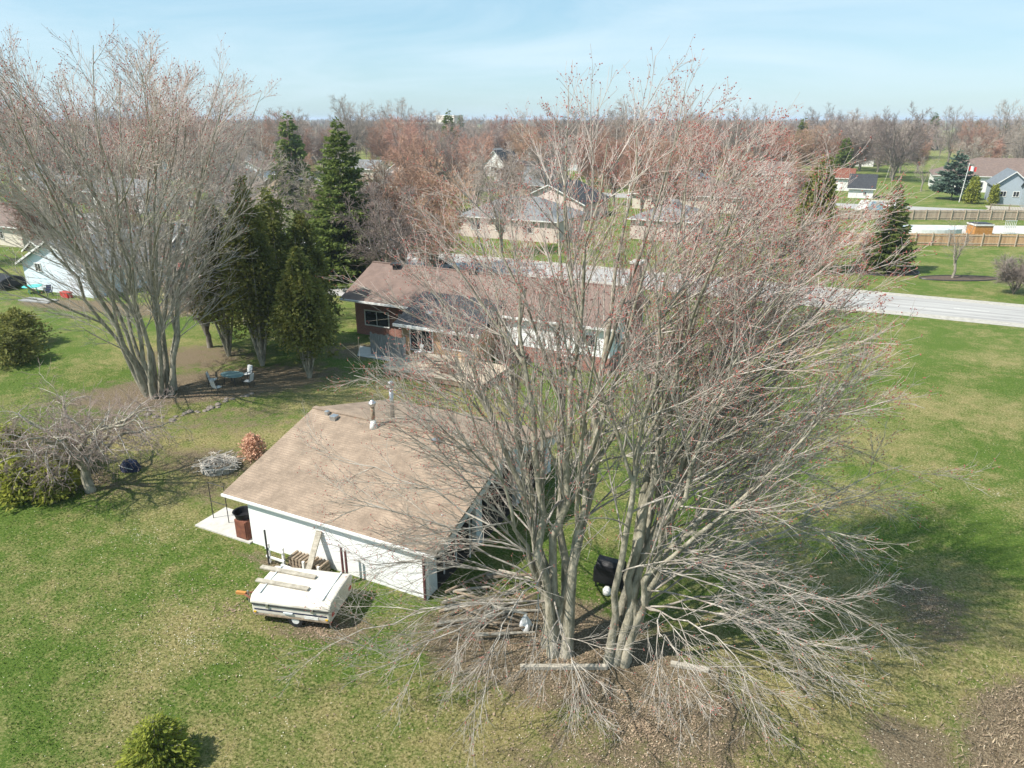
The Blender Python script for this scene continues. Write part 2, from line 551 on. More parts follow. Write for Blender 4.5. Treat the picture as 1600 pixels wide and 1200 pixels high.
far = np.clip((np.hypot(GX, GY) - 180) / 300, 0, 1)
dry = np.maximum(dry, 0.55 * far)
GZ = 0.16 * blob(4.4, 28.0, 1.5, 2.6, 0.3) + 0.22 * blob(8.8, 22.3, 3.0, 2.0, 0.9)
ny, nx = GX.shape
V = np.stack([GX.ravel(), GY.ravel(), GZ.ravel()], 1)
I = np.arange(ny * nx).reshape(ny, nx)
F = np.stack([I[:-1, :-1].ravel(), I[:-1, 1:].ravel(), I[1:, 1:].ravel(), I[1:, :-1].ravel()], 1)

gm = bpy.data.materials.new('spring_lawn')
gm.use_nodes = True
n, l = gm.node_tree.nodes, gm.node_tree.links
gb = n['Principled BSDF']
gb.inputs['Roughness'].default_value = 0.95
gb.inputs['Specular IOR Level'].default_value = 0.1
tc = n.new('ShaderNodeTexCoord')


def gnoise(scale, detail=4, rough=0.6, dist=0.0):
    q = n.new('ShaderNodeTexNoise')
    q.inputs['Scale'].default_value = scale
    q.inputs['Detail'].default_value = detail
    q.inputs['Roughness'].default_value = rough
    q.inputs['Distortion'].default_value = dist
    l.new(tc.outputs['Object'], q.inputs['Vector'])
    return q.outputs['Fac']


def gmath(op, a, b=None, c=None, clamp=False):
    q = n.new('ShaderNodeMath')
    q.operation = op
    q.use_clamp = clamp
    for i, x in enumerate((a, b, c)):
        if x is None:
            continue
        if isinstance(x, (int, float)):
            q.inputs[i].default_value = x
        else:
            l.new(x, q.inputs[i])
    return q.outputs[0]


def gramp(fac, stops):
    q = n.new('ShaderNodeValToRGB')
    el = q.color_ramp.elements
    el[0].position, el[0].color = stops[0][0], (*stops[0][1], 1)
    el[1].position, el[1].color = stops[-1][0], (*stops[-1][1], 1)
    for p, c in stops[1:-1]:
        e = el.new(p)
        e.color = (*c, 1)
    l.new(fac, q.inputs['Fac'])
    return q.outputs['Color']


def gmix(fac, a, b, mode='MIX'):
    q = n.new('ShaderNodeMixRGB')
    q.blend_type = mode
    for i, x in ((0, fac), (1, a), (2, b)):
        if isinstance(x, (int, float)):
            q.inputs[i].default_value = x
        elif isinstance(x, tuple):
            q.inputs[i].default_value = (*x, 1)
        else:
            l.new(x, q.inputs[i])
    return q.outputs['Color']


at_l = n.new('ShaderNodeAttribute')
at_l.attribute_name = 'litter'
at_d = n.new('ShaderNodeAttribute')
at_d.attribute_name = 'dry'
N_big = gnoise(0.22, 5, 0.6, 0.4)
N_mid = gnoise(1.1, 6, 0.7, 0.3)
N_fin = gnoise(9.0, 4, 0.75)
N_vf = gnoise(34.0, 3, 0.8)
green = gramp(N_fin, [(0.3, (0.038, 0.078, 0.010)), (0.5, (0.084, 0.136, 0.022)), (0.72, (0.18, 0.212, 0.055))])
straw = gramp(N_fin, [(0.28, (0.12, 0.105, 0.034)), (0.5, (0.25, 0.215, 0.088)), (0.75, (0.46, 0.39, 0.205))])
brown = gramp(gnoise(14.0, 3, 0.8), [(0.3, (0.055, 0.042, 0.026)), (0.52, (0.175, 0.135, 0.085)), (0.74, (0.42, 0.34, 0.23))])
dfac = gmath('ADD', gmath('MULTIPLY', at_d.outputs['Fac'], 0.95), gmath('MULTIPLY', gmath('SUBTRACT', N_big, 0.5), 2.7))
dfac = gmath('ADD', dfac, gmath('MULTIPLY', gmath('SUBTRACT', N_mid, 0.5), 2.3))
pat = gnoise(0.75, 6, 0.72, 0.8)
pat = gmath('MULTIPLY', gmath('SUBTRACT', pat, 0.56), 9.0, clamp=True)
dfac = gmath('ADD', dfac, gmath('MULTIPLY', pat, gmath('MULTIPLY', at_d.outputs['Fac'], 0.95)))
dfac = gmath('ADD', dfac, gmath('MULTIPLY', gmath('SUBTRACT', N_fin, 0.5), 2.0), clamp=True)
base = gmix(dfac, green, straw)
lfac = gmath('ADD', gmath('MULTIPLY', at_l.outputs['Fac'], 1.5), gmath('MULTIPLY', gmath('SUBTRACT', N_mid, 0.5), 1.6))
lfac = gmath('ADD', lfac, gmath('MULTIPLY', gmath('SUBTRACT', N_fin, 0.5), 1.2))
lfac = gmath('SUBTRACT', lfac, 0.55)
lfac = gmath('MULTIPLY', lfac, 2.2, clamp=True)
base = gmix(lfac, base, brown)
base = gmix(0.75, base, gramp(N_vf, [(0.25, (0.16, 0.16, 0.16)), (0.5, (0.5, 0.5, 0.5)), (0.75, (0.86, 0.86, 0.86))]), 'OVERLAY')
l.new(base, gb.inputs['Base Color'])
bmp = n.new('ShaderNodeBump')
bmp.inputs['Strength'].default_value = 0.9
bmp.inputs['Distance'].default_value = 0.06
l.new(gmath('ADD', gmath('MULTIPLY', N_fin, 0.6), N_vf), bmp.inputs['Height'])
l.new(bmp.outputs['Normal'], gb.inputs['Normal'])
gme = raw_mesh('ground', V, F, gm, True)
for nm, arr in (('litter', litter), ('dry', dry)):
    a = gme.attributes.new(nm, 'FLOAT', 'POINT')
    a.data.foreach_set('value', arr.ravel().astype(np.float32))
ground = link('ground', gme)
tagit(ground, kind='structure')


def struct(name, mb, m, z=None):
    o = mb.build(name, m, None, loc=(0, 0, 0))
    return tagit(o, kind='structure')


def sheet(pts, z):
    mb = MB()
    mb.poly([(x, y, z) for x, y in pts], [tuple(range(len(pts)))])
    return mb


struct('road_shoulder', sheet([(-700, 77.6), (400, 77.6), (400, 88.0), (-700, 88.0)], 0.012), M_gravel)
road = MB()
road.prism([(79.2, 0.0), (86.4, 0.0), (86.4, 0.03), (82.8, 0.075), (79.2, 0.03)], 'x', -700, 400)
struct('road', road, M_asph)
struct('road_seam', sheet([(-700, 80.5), (400, 80.5), (400, 80.75), (-700, 80.75)], 0.062), M_drive)
mk = MB()
for i in range(-40, 30):
    mk.box(i * 9.0, i * 9.0 + 3.0, 82.74, 82.86, 0.074, 0.079)
tagit(mk.build('road_marking', M_paint, bpy.data.objects['road'], loc=None), kind='stuff')
struct('side_street', sheet([(-700, 172), (60, 172), (60, 182), (-700, 182)], 0.014), M_asph)
struct('far_street', sheet([(-142, 88.0), (-132, 88.0), (-132, 172), (-142, 172)], 0.016), M_asph)
struct('driveway', sheet([(-62, 60), (-47, 60), (-45, 77.8), (-66, 77.8)], 0.018), M_drive)
dw = sheet([(-72, 88), (-62, 88), (-61.5, 108), (-71, 108)], 0.018)
struct('driveway', dw, M_drive)
struct('concrete_path', sheet([(-35.5, 44.0), (-31.2, 44.0), (-31.2, 46.3), (-37.0, 46.3)], 0.015), M_conc)

# ------------------------------------------------------------------ branching trees


def tubes(P, R, sides):
    N, K, _ = P.shape
    T = np.gradient(P, axis=1)
    T /= np.linalg.norm(T, axis=2, keepdims=True) + 1e-9
    D = P[:, -1] - P[:, 0]
    D /= np.linalg.norm(D, axis=1, keepdims=True) + 1e-9
    ref = np.where(np.abs(D[:, 2:3]) < 0.8, np.array([[0., 0., 1.]]), np.array([[1., 0.3, 0.]]))
    A = np.cross(T, ref[:, None, :])
    A /= np.linalg.norm(A, axis=2, keepdims=True) + 1e-9
    B = np.cross(T, A)
    th = np.arange(sides) * 2 * np.pi / sides
    V = P[:, :, None, :] + R[:, :, None, None] * (np.cos(th)[None, None, :, None] * A[:, :, None, :] + np.sin(th)[None, None, :, None] * B[:, :, None, :])
    idx = np.arange(N * K * sides).reshape(N, K, sides)
    nx_ = np.roll(idx, -1, axis=2)
    F = np.stack([idx[:, :-1], nx_[:, :-1], nx_[:, 1:], idx[:, 1:]], -1).reshape(-1, 4)
    return V.reshape(-1, 3), F


def join(parts):
    Vs, Fs, k = [], [], 0
    for V, F in parts:
        Vs.append(V)
        Fs.append(F + k)
        k += len(V)
    return np.concatenate(Vs), np.concatenate(Fs)


def grow(rg, P, R, n, t0, t1, ang, length, K, trop, wig, rfac, rmin, bias=None, floor=0.12, centre=None, outb=0.0, tmode=1.0):
    """children along every parent polyline; length(idx, t), trop = (start, end) pull upward"""
    N, Kp, _ = P.shape
    idx = np.repeat(np.arange(N), n)
    j = np.tile(np.arange(n), N)
    t = t0 + (t1 - t0) * ((j + rg.random(len(idx))) / n) ** tmode
    f = np.clip(t * (Kp - 1), 0, Kp - 1.001)
    i = f.astype(int)
    w = (f - i)[:, None]
    pos = P[idx, i] * (1 - w) + P[idx, i + 1] * w
    rad = R[idx, i] * (1 - w[:, 0]) + R[idx, i + 1] * w[:, 0]
    tan = P[idx, i + 1] - P[idx, i]
    tan /= np.linalg.norm(tan, axis=1, keepdims=True) + 1e-9
    ref = np.where(np.abs(tan[:, 2:3]) < 0.9, np.array([[0., 0., 1.]]), np.array([[1., 0., 0.]]))
    a1 = np.cross(tan, ref)
    a1 /= np.linalg.norm(a1, axis=1, keepdims=True) + 1e-9
    a2 = np.cross(tan, a1)
    az = j * 2.4 + rg.random(N)[idx] * 6.28 + rg.normal(0, 0.5, len(idx))
    an = np.radians(rg.uniform(ang[0], ang[1], len(idx)))[:, None]
    d = np.cos(an) * tan + np.sin(an) * (np.cos(az)[:, None] * a1 + np.sin(az)[:, None] * a2)
    if centre is not None:
        o = pos - np.asarray(centre)
        o[:, 2] = 0
        o /= np.linalg.norm(o, axis=1, keepdims=True) + 0.5
        d = d + outb * o
    if bias is not None:
        d = d + np.asarray(bias)
    d /= np.linalg.norm(d, axis=1, keepdims=True)
    L = length(idx, t) * rg.uniform(0.6, 1.15, len(idx))
    ds = (L / (K - 1))[:, None]
    C = np.zeros((len(idx), K, 3))
    C[:, 0] = pos
    t_s, t_e = trop
    if callable(t_s):
        t_s = t_s(idx, t)[:, None]
    for k in range(1, K):
        fr = (k - 1) / max(1, K - 2)
        d = d.copy()
        d[:, 2:3] += t_s * (1 - fr) + t_e * fr
        d += rg.normal(0, wig, d.shape)
        d /= np.linalg.norm(d, axis=1, keepdims=True)
        C[:, k] = C[:, k - 1] + d * ds
        C[:, k, 2] = np.maximum(C[:, k, 2], floor + 0.3 * rg.random(len(idx)) * (C[:, k, 2] < floor))
    r0 = np.maximum(np.minimum(rad * 0.72, rfac * L), rmin)
    fr = np.linspace(0, 1, K)[None, :]
    RR = r0[:, None] * (1 - fr) ** 0.8 + rmin * fr ** 0.6
    RR = np.minimum(RR, r0[:, None])
    return C, RR, L, t


def octas(C, r):
    """small faceted beads (buds, blossom) at points C"""
    N = len(C)
    D = np.array([[1, 0, 0], [-1, 0, 0], [0, 1, 0], [0, -1, 0], [0, 0, 1], [0, 0, -1]], float)
    V = C[:, None, :] + D[None] * r[:, None, None]
    T = np.array([[0, 2, 4], [2, 1, 4], [1, 3, 4], [3, 0, 4], [2, 0, 5], [1, 2, 5], [3, 1, 5], [0, 3, 5]])
    F = (T[None] + 6 * np.arange(N)[:, None, None]).reshape(-1, 3)
    return V.reshape(-1, 3), F


def stem_paths(rg, bases, tips, r0s, K=14, up=0.55, wig=0.12, spread=(0.22, 0.62)):
    P, R = [], []
    for b, tp, r0 in zip(bases, tips, r0s):
        b = np.array(b, float)
        tp = np.array(tp, float)
        h = tp[2] - b[2]
        c1 = b + np.array([(tp[0] - b[0]) * spread[0], (tp[1] - b[1]) * spread[0], h * up * 0.5])
        c2 = b + np.array([(tp[0] - b[0]) * spread[1], (tp[1] - b[1]) * spread[1], h * (0.45 + up * 0.4)])
        s = np.linspace(0, 1, K)[:, None]
        p = (1 - s) ** 3 * b + 3 * (1 - s) ** 2 * s * c1 + 3 * (1 - s) * s * s * c2 + s ** 3 * tp
        nz = rg.normal(0, wig, (K, 3))
        nz[:2] *= 0.15
        nz[:, 2] *= 0.3
        p = p + nz
        rr = 0.86 * r0 * (1 - s[:, 0]) ** 0.95 + 0.014
        rr[0] *= 1.45
        rr[1] *= 1.12
        P.append(p)
        R.append(rr)
    return np.array(P), np.array(R)


def add_tree(root, layers, m_limb, extra=()):
    """layers: list of (name, [(P,R,sides)...], material)"""
    o3 = np.array(root.location)
    for nm, ls, m in layers:
        V, F = join([tubes(P, R, s) for P, R, s in ls])
        link(nm, raw_mesh(nm, V - o3, F, m, True), root)
    for nm, V, F, m in extra:
        link(nm, raw_mesh(nm, V - o3, F, m, False), root)


# ---- the big many-stemmed maple in front
rg = np.random.default_rng(11)
bA = (*cg(1.65, 21.1), 0.0)
bB = (*cg(3.7, 20.5), 0.0)


def C3(a, b, z):
    x, y = cg(a, b)
    return (x, y, z)


def maple(name, label, base, stems, laterals, seed, n1=20, n2=12, n3=6, spread=(0.20, 0.54), flare=0.5):
    rg = np.random.default_rng(seed)
    root = thing(name, label, 'tree', base)
    bs, tp, rs = [], [], []
    for i, (a, b, z, r) in enumerate(stems):
        th = i * 2.4
        q = flare * (0.5 + 0.5 * rg.random())
        bs.append((base[0] + q * math.cos(th), base[1] + q * math.sin(th), -0.25))
        tp.append(C3(a, b, z))
        rs.append(r)
    P0, R0 = stem_paths(rg, bs, tp, rs, spread=spread)
    cen = (base[0], base[1], 0)
    # forks: stems split once or twice on the way up
    Lstem = np.linalg.norm(P0[:, -1] - P0[:, 0], axis=1)
    Pf, Rf, Lf, tf = grow(rg, P0, R0, 2, 0.3, 0.75, (14, 30), lambda i, t: Lstem[i] * (0.82 - 0.72 * t), 9, (0.02, 0.03), 0.05, 0.014, 0.012, centre=cen, outb=0.12)
    # long low whips sweeping out and down
    lb, lt, lr = [], [], []
    for (si, t, a, b, z, r) in laterals:
        p = P0[si, int(t * 13)]
        lb.append(tuple(p))
        lt.append(C3(a, b, z))
        lr.append(r)
    if laterals:
        Pl = []
        Rl = []
        for b, tpt, r in zip(lb, lt, lr):
            b, tpt = np.array(b), np.array(tpt)
            s = np.linspace(0, 1, 9)[:, None]
            mid = b + (tpt - b) * 0.5 + np.array([0, 0, max(1.0, (b[2] - tpt[2]) * 0.35 + 1.0)])
            p = (1 - s) ** 2 * b + 2 * (1 - s) * s * mid + s * s * tpt + rg.normal(0, 0.13, (9, 3)) * np.minimum(1, s * 4)
            p[:, 2] = np.maximum(p[:, 2], 0.25)
            Pl.append(p)
            Rl.append(0.6 * r * (1 - s[:, 0]) ** 0.7 + 0.008)
        Pl, Rl = np.array(Pl), np.array(Rl)
    low = lambda i, t: np.where(t < 0.45, -0.13, 0.03)
    P1, R1, L1, t1 = grow(rg, P0, R0, n1, 0.27, 0.98, (24, 52), lambda i, t: 7.8 * (1 - 0.66 * t), 10, (low, 0.045), 0.045, 0.0065, 0.0072, centre=cen, outb=0.6, tmode=0.9)
    P1b, R1b, L1b, _ = grow(rg, Pf, Rf, n1 // 2, 0.15, 0.98, (18, 40), lambda i, t: 4.0 * (1 - 0.6 * t), 8, (0.0, 0.05), 0.03, 0.0075, 0.008, centre=cen, outb=0.35)
    sets = [(P1, R1, L1, n2), (P1b, R1b, L1b, max(5, int(n2 * 0.7)))]
    if laterals:
        Ll = np.linalg.norm(Pl[:, -1] - Pl[:, 0], axis=1)
        P1c, R1c, L1c, _ = grow(rg, Pl, Rl, 9, 0.2, 0.98, (22, 60), lambda i, t: 3.6 * (1 - 0.45 * t), 8, (-0.07, 0.03), 0.05, 0.008, 0.0075, centre=cen, outb=0.35)
        sets.append((P1c, R1c, L1c, n2 - 2))
    L2s, L3s, buds, lows = [], [], [], []
    for P, R, L, k in sets:
        P2, R2, LL, tt = grow(rg, P, R, k, 0.12, 0.98, (14, 36), lambda i, t: 0.52 * L[i] * (1 - 0.5 * t) + 0.25, 6, (0.0, 0.045), 0.035, 0.0065, 0.0050)
        P3, R3, _, _ = grow(rg, P2, R2, n3, 0.15, 1.0, (14, 40), lambda i, t: 0.36 * LL[i] + 0.14, 3, (0.02, 0.05), 0.05, 0.01, 0.0042)
        for PP, RR in ((P2, R2), (P3, R3)):
            hi = PP[:, 0, 2] + rg.normal(0, 2.0, len(PP)) > 11.5
            L2s.append((PP[hi], RR[hi], 3))
            lows.append((PP[~hi], RR[~hi], 3))
        tips = np.concatenate([P3[:, -1], P3[:, 1], P2[:, -1], P2[:, 3]])
        pr = np.clip((tips[:, 2] - 1.0) / 14.0, 0.10, 0.85)
        buds.append(tips[rg.random(len(tips)) < pr * 0.55])
    limb = [(P0, R0, 10), (Pf, Rf, 7)]
    br = [(P1, R1, 5), (P1b, R1b, 4)]
    if laterals:
        br += [(Pl, Rl, 6), (P1c, R1c, 4)]
    bd = np.concatenate(buds)
    bd = np.repeat(bd, 2, axis=0) + rg.normal(0, 0.028, (2 * len(bd), 3))
    bv, bf = octas(bd, rg.uniform(0.011, 0.024, len(bd)))
    add_tree(root, [('trunk', limb, M_bark), ('branches', br, M_twiglow), ('crown', L2s, M_twigr), ('lower_twigs', lows, M_twiglow)], None, [('buds', bv, bf, M_bud)])
    for ch in root.children:
        if ch.name.split('.')[0] in ('crown', 'buds', 'branches', 'lower_twigs'):
            ch['kind'] = 'stuff'
    return root


maple('maple_tree', 'huge bare grey maple with many stems beside the open garage end', bA,
      [(-2.4, 23.0, 12.8, .19), (-1.2, 26.0, 14.2, .16), (-0.2, 21.8, 15.4, .20), (1.5, 25.0, 16.4, .20), (2.6, 20.4, 17.4, .20),
       (4.0, 23.8, 17.8, .22), (-1.6, 19.8, 10.4, .13), (4.6, 21.6, 16.6, .17)],
      [(0, .24, -5.0, 21.0, 3.6, .055), (6, .24, -5.8, 18.8, 2.2, .05), (6, .28, -3.8, 17.2, 2.2, .04), (4, .24, -1.2, 16.2, 2.6, .04), (0, .34, -7.0, 24.0, 6.4, .055),
       (6, .34, -5.6, 21.0, 6.2, .05), (4, .22, 2.0, 16.2, 2.2, .04), (1, .34, -6.2, 27.5, 8.4, .05)], 21, 14, 10, 5)
maple('maple_tree', 'leaning bare maple with long sweeping branches over the right lawn', bB,
      [(6.0, 22.0, 17.3, .23), (7.8, 24.6, 17.4, .19), (9.0, 21.6, 15.6, .19), (10.4, 23.8, 14.0, .17), (10.2, 20.6, 10.2, .16), (7.2, 18.6, 13.8, .15), (9.4, 26.4, 14.0, .13), (4.6, 19.6, 15.6, .16)],
      [(4, .24, 11.8, 19.4, 3.0, .055), (4, .30, 12.4, 21.5, 6.0, .05), (5, .28, 9.6, 17.6, 2.6, .045), (5, .24, 7.4, 16.4, 2.2, .04),
       (3, .30, 12.4, 24.5, 8.0, .055), (5, .26, 5.0, 16.2, 2.6, .04), (4, .34, 12.6, 20.4, 7.4, .05), (3, .24, 11.6, 23.0, 3.6, .05)], 22, 19, 10, 6, (0.11, 0.42), 0.4)

# ---- the tall vase-shaped maple to the left
lt_base = (-42.6, 31.1, 0.0)
ca, cb_ = lt_base[0] * cyw + lt_base[1] * syw, -lt_base[0] * syw + lt_base[1] * cyw
stems = []
rr = random.Random(4)
for i in range(13):
    th = i * 2.399
    q = 2.0 + 6.6 * math.sqrt((i + 0.5) / 13)
    stems.append((ca + q * math.cos(th) * 1.0 - 0.6, cb_ + q * math.sin(th) * 0.9, 23.4 - q * 0.62 + rr.uniform(-0.8, 0.8), rr.uniform(0.15, 0.22)))


def vase(name, label, base, stems, seed, n1=14, n2=9, n3=5):
    rg = np.random.default_rng(seed)
    root = thing(name, label, 'tree', base)
    bs, tp, rs = [], [], []
    for i, (a, b, z, r) in enumerate(stems):
        th = i * 2.4
        q = 0.95 * math.sqrt((i + .5) / len(stems))
        bs.append((base[0] + q * math.cos(th), base[1] + q * math.sin(th), -0.25))
        tp.append(C3(a, b, z))
        rs.append(r)
    P0, R0 = stem_paths(rg, bs, tp, rs, up=0.6, wig=0.13, spread=(0.18, 0.55))
    cen = (base[0], base[1], 0)
    L0 = np.linalg.norm(P0[:, -1] - P0[:, 0], axis=1)
    Pf, Rf, Lf, _ = grow(rg, P0, R0, 4, 0.25, 0.8, (12, 30), lambda i, t: L0[i] * (0.9 - 0.7 * t), 9, (0.03, 0.03), 0.05, 0.013, 0.014, centre=cen, outb=0.15)
    P1, R1, L1, _ = grow(rg, P0, R0, n1, 0.2, 0.98, (20, 45), lambda i, t: 6.6 * (1 - 0.62 * t), 8, (0.0, 0.05), 0.035, 0.0075, 0.010, centre=cen, outb=0.35)
    P1b, R1b, L1b, _ = grow(rg, Pf, Rf, 9, 0.15, 0.98, (18, 38), lambda i, t: 3.8 * (1 - 0.5 * t), 7, (0.02, 0.05), 0.035, 0.0075, 0.010, centre=cen, outb=0.2)
    tw, lo_, bd = [], [], []
    for P, R, L, k in ((P1, R1, L1, n2), (P1b, R1b, L1b, n2 - 2)):
        P2, R2, LL, _ = grow(rg, P, R, k, 0.15, 0.98, (15, 36), lambda i, t: 0.48 * L[i] * (1 - 0.4 * t) + 0.3, 5, (0.02, 0.05), 0.04, 0.008, 0.009)
        P3, R3, _, _ = grow(rg, P2, R2, n3, 0.2, 1.0, (15, 38), lambda i, t: 0.38 * LL[i] + 0.2, 3, (0.02, 0.05), 0.05, 0.012, 0.0075)
        for PP, RR in ((P2, R2), (P3, R3)):
            hi = PP[:, 0, 2] + rg.normal(0, 1.5, len(PP)) > 16
            tw.append((PP[hi], RR[hi], 3))
            lo_.append((PP[~hi], RR[~hi], 3))
        tips = np.concatenate([P3[:, -1], P2[:, -1]])
        bd.append(tips[rg.random(len(tips)) < np.clip((tips[:, 2] - 8) / 14, 0.05, .6) * 0.6])
    bd = np.concatenate(bd)
    bv, bf = octas(bd, rg.uniform(0.022, 0.05, len(bd)))
    add_tree(root, [('trunk', [(P0, R0, 9), (Pf, Rf, 6)], M_bark), ('branches', [(P1, R1, 4), (P1b, R1b, 4)], M_twig), ('crown', tw, M_twigr), ('lower_twigs', lo_, M_twig)], None, [('buds', bv, bf, M_bud)])
    for ch in root.children:
        if ch.name.split('.')[0] in ('crown', 'buds', 'branches', 'lower_twigs'):
            ch['kind'] = 'stuff'
    return root


vase('maple_tree', 'tall bare vase-shaped maple with a cluster of straight grey trunks near the patio table', lt_base, stems, 31)

# ---- the low spreading apple tree
ab = (-33.8, 19.8, 0.0)


def apple():
    rg = np.random.default_rng(41)
    root = thing('apple_tree', 'low crooked bare fruit tree spreading over the yellow-green hedge', 'tree', ab)
    K = 7
    s = np.linspace(0, 1, K)[:, None]
    tr = np.array([[ab[0], ab[1], -0.2]]) + s * np.array([[-0.35, 0.1, 1.9]]) + rg.normal(0, 0.04, (K, 3))
    P0, R0 = tr[None], np.linspace(0.27, 0.2, K)[None]
    top = tr[-1]
    tips = []
    for i in range(11):
        th = i * 2.4 + 0.3
        q = rg.uniform(2.6, 4.6)
        tips.append((top[0] + q * math.cos(th), top[1] + q * math.sin(th), rg.uniform(1.8, 4.6)))
    Pm, Rm = [], []
    for tp in tips:
        tp = np.array(tp)
        s = np.linspace(0, 1, 9)[:, None]
        b = tr[rg.integers(4, 7)]
        mid = b + (tp - b) * 0.45 + np.array([0, 0, 1.3])
        p = (1 - s) ** 2 * b + 2 * s * (1 - s) * mid + s * s * tp + rg.normal(0, 0.10, (9, 3))
        p[0] = b
        Pm.append(p)
        Rm.append(0.12 * (1 - s[:, 0]) ** 0.7 + 0.012)
    Pm, Rm = np.array(Pm), np.array(Rm)
    P1, R1, L1, _ = grow(rg, Pm, Rm, 14, 0.2, 1, (35, 75), lambda i, t: 2.5 * (1 - 0.4 * t), 7, (-0.09, -0.07), 0.16, 0.012, 0.009)
    P2, R2, L2, _ = grow(rg, P1, R1, 8, 0.15, 1, (35, 70), lambda i, t: 0.45 * L1[i] + 0.15, 5, (-0.03, 0.0), 0.16, 0.012, 0.008)
    P3, R3, _, _ = grow(rg, P2, R2, 4, 0.2, 1, (30, 60), lambda i, t: 0.3 * L2[i] + 0.1, 3, (0.0, 0.02), 0.12, 0.012, 0.0065)
    add_tree(root, [('trunk', [(P0, R0, 10), (Pm, Rm, 7)], M_bark), ('branches', [(P1, R1, 4)], M_twig), ('crown', [(P2, R2, 3), (P3, R3, 3)], M_apple)], None)
    for ch in root.children:
        if ch.name.split('.')[0] in ('crown', 'branches'):
            ch['kind'] = 'stuff'


apple()


def proto_tree(seed, H, spread, kind, stems=4, fork=0.25, dense=1.2, tw=0.023):
    """a small set of meshes shared by the far bare trees: trunk + crown"""
    rg = np.random.default_rng(seed)
    tk = np.zeros((1, 5, 3))
    tk[0, :, 2] = np.linspace(-0.3, H * fork, 5)
    tk[0, 1:, :2] += rg.normal(0, 0.06, (4, 2))
    tR = np.linspace(0.024, 0.018, 5)[None] * H
    bs, tp = [], []
    for i in range(stems):
        th = i * 2.4 + rg.random()
        q = spread * (0.25 + 0.75 * math.sqrt((i + 0.5) / stems)) * 0.85
        bs.append(tk[0, -1] - np.array([0, 0, H * fork * 0.3 * rg.random()]))
        tp.append((q * math.cos(th), q * math.sin(th), H * (1.0 - 0.30 * (q / spread) ** 2 + rg.uniform(-.05, .05))))
    P0, R0 = stem_paths(rg, bs, tp, [0.015 * H * rg.uniform(.7, 1)] * 1 * stems, K=9, up=0.5, wig=0.012 * H)
    R0 = R0 + 0.008
    n1 = int(12 * dense)
    P1, R1, L1, _ = grow(rg, P0, R0, n1, 0.12, 0.98, (28, 62), lambda i, t: 0.36 * H * (1 - 0.6 * t), 6, (0.0, 0.05), 0.09, 0.010, tw, centre=(0, 0, 0), outb=0.4, floor=1.0)
    P2, R2, L2, _ = grow(rg, P1, R1, int(8 * dense), 0.15, 1, (25, 52), lambda i, t: 0.45 * L1[i] * (1 - .4 * t) + 0.3, 4, (0.02, 0.05), 0.09, 0.011, tw, floor=0.8)
    P3, R3, _, _ = grow(rg, P2, R2, int(4 * dense), 0.25, 1, (22, 50), lambda i, t: 0.4 * L2[i] + 0.25, 3, (0.02, 0.05), 0.09, 0.014, tw * 0.85, floor=0.8)
    V, F = join([tubes(tk, tR, 7), tubes(P0, R0, 5)])
    a = raw_mesh('far_trunk', V, F, M_farbark, True)
    V, F = join([tubes(P1, R1, 3), tubes(P2, R2, 3), tubes(P3, R3, 3)])
    b = raw_mesh('far_crown', V, F, M_fartwig2 if kind else M_fartwig, True)
    return a, b


PROTO = {
    'grey0': proto_tree(51, 15, 5.5, 0, 6, 0.16),
    'grey1': proto_tree(52, 17, 5.0, 0, 5, 0.22),
    'grey2': proto_tree(53, 13, 6.0, 0, 7, 0.14),
    'red0': proto_tree(54, 13, 5.0, 1, 6, 0.15, 1.3),
    'red1': proto_tree(55, 11, 4.5, 1, 6, 0.15, 1.3),
    'bush': proto_tree(56, 3.2, 2.6, 0, 12, 0.03, 1.1, 0.012),
    'young': proto_tree(57, 7.0, 2.6, 0, 3, 0.3, 0.8, 0.010),
    'wide': proto_tree(58, 14, 8.0, 0, 9, 0.12, 1.15),
}


def place_tree(pk, x, y, s, label, group, name='bare_tree', rz=None, sz=1.0, rs=random.Random(9)):
    t = thing(name, label, 'tree' if name != 'bare_shrub' else 'shrub', (x, y, 0), group)
    t.rotation_euler = (0, 0, rs.uniform(0, 6.28) if rz is None else rz)
    t.scale = (s, s, s * sz)
    a, b = PROTO[pk]
    link('trunk', a, t)
    c = link('crown', b, t)
    c['kind'] = 'stuff'
    return t


# ------------------------------------------------------------------ conifers
def cards(C, U, W, ln, wd):
    """narrow diamond sprays: centre line along U (unit), width along W"""
    a = C
    b = C + U * (ln * 0.45)[:, None] + W * (wd * 0.5)[:, None]
    c = C + U * ln[:, None]
    d = C + U * (ln * 0.45)[:, None] - W * (wd * 0.5)[:, None]
    V = np.stack([a, b, c, d], 1).reshape(-1, 3)
    F = np.arange(len(C) * 4).reshape(-1, 4)
    return V, F


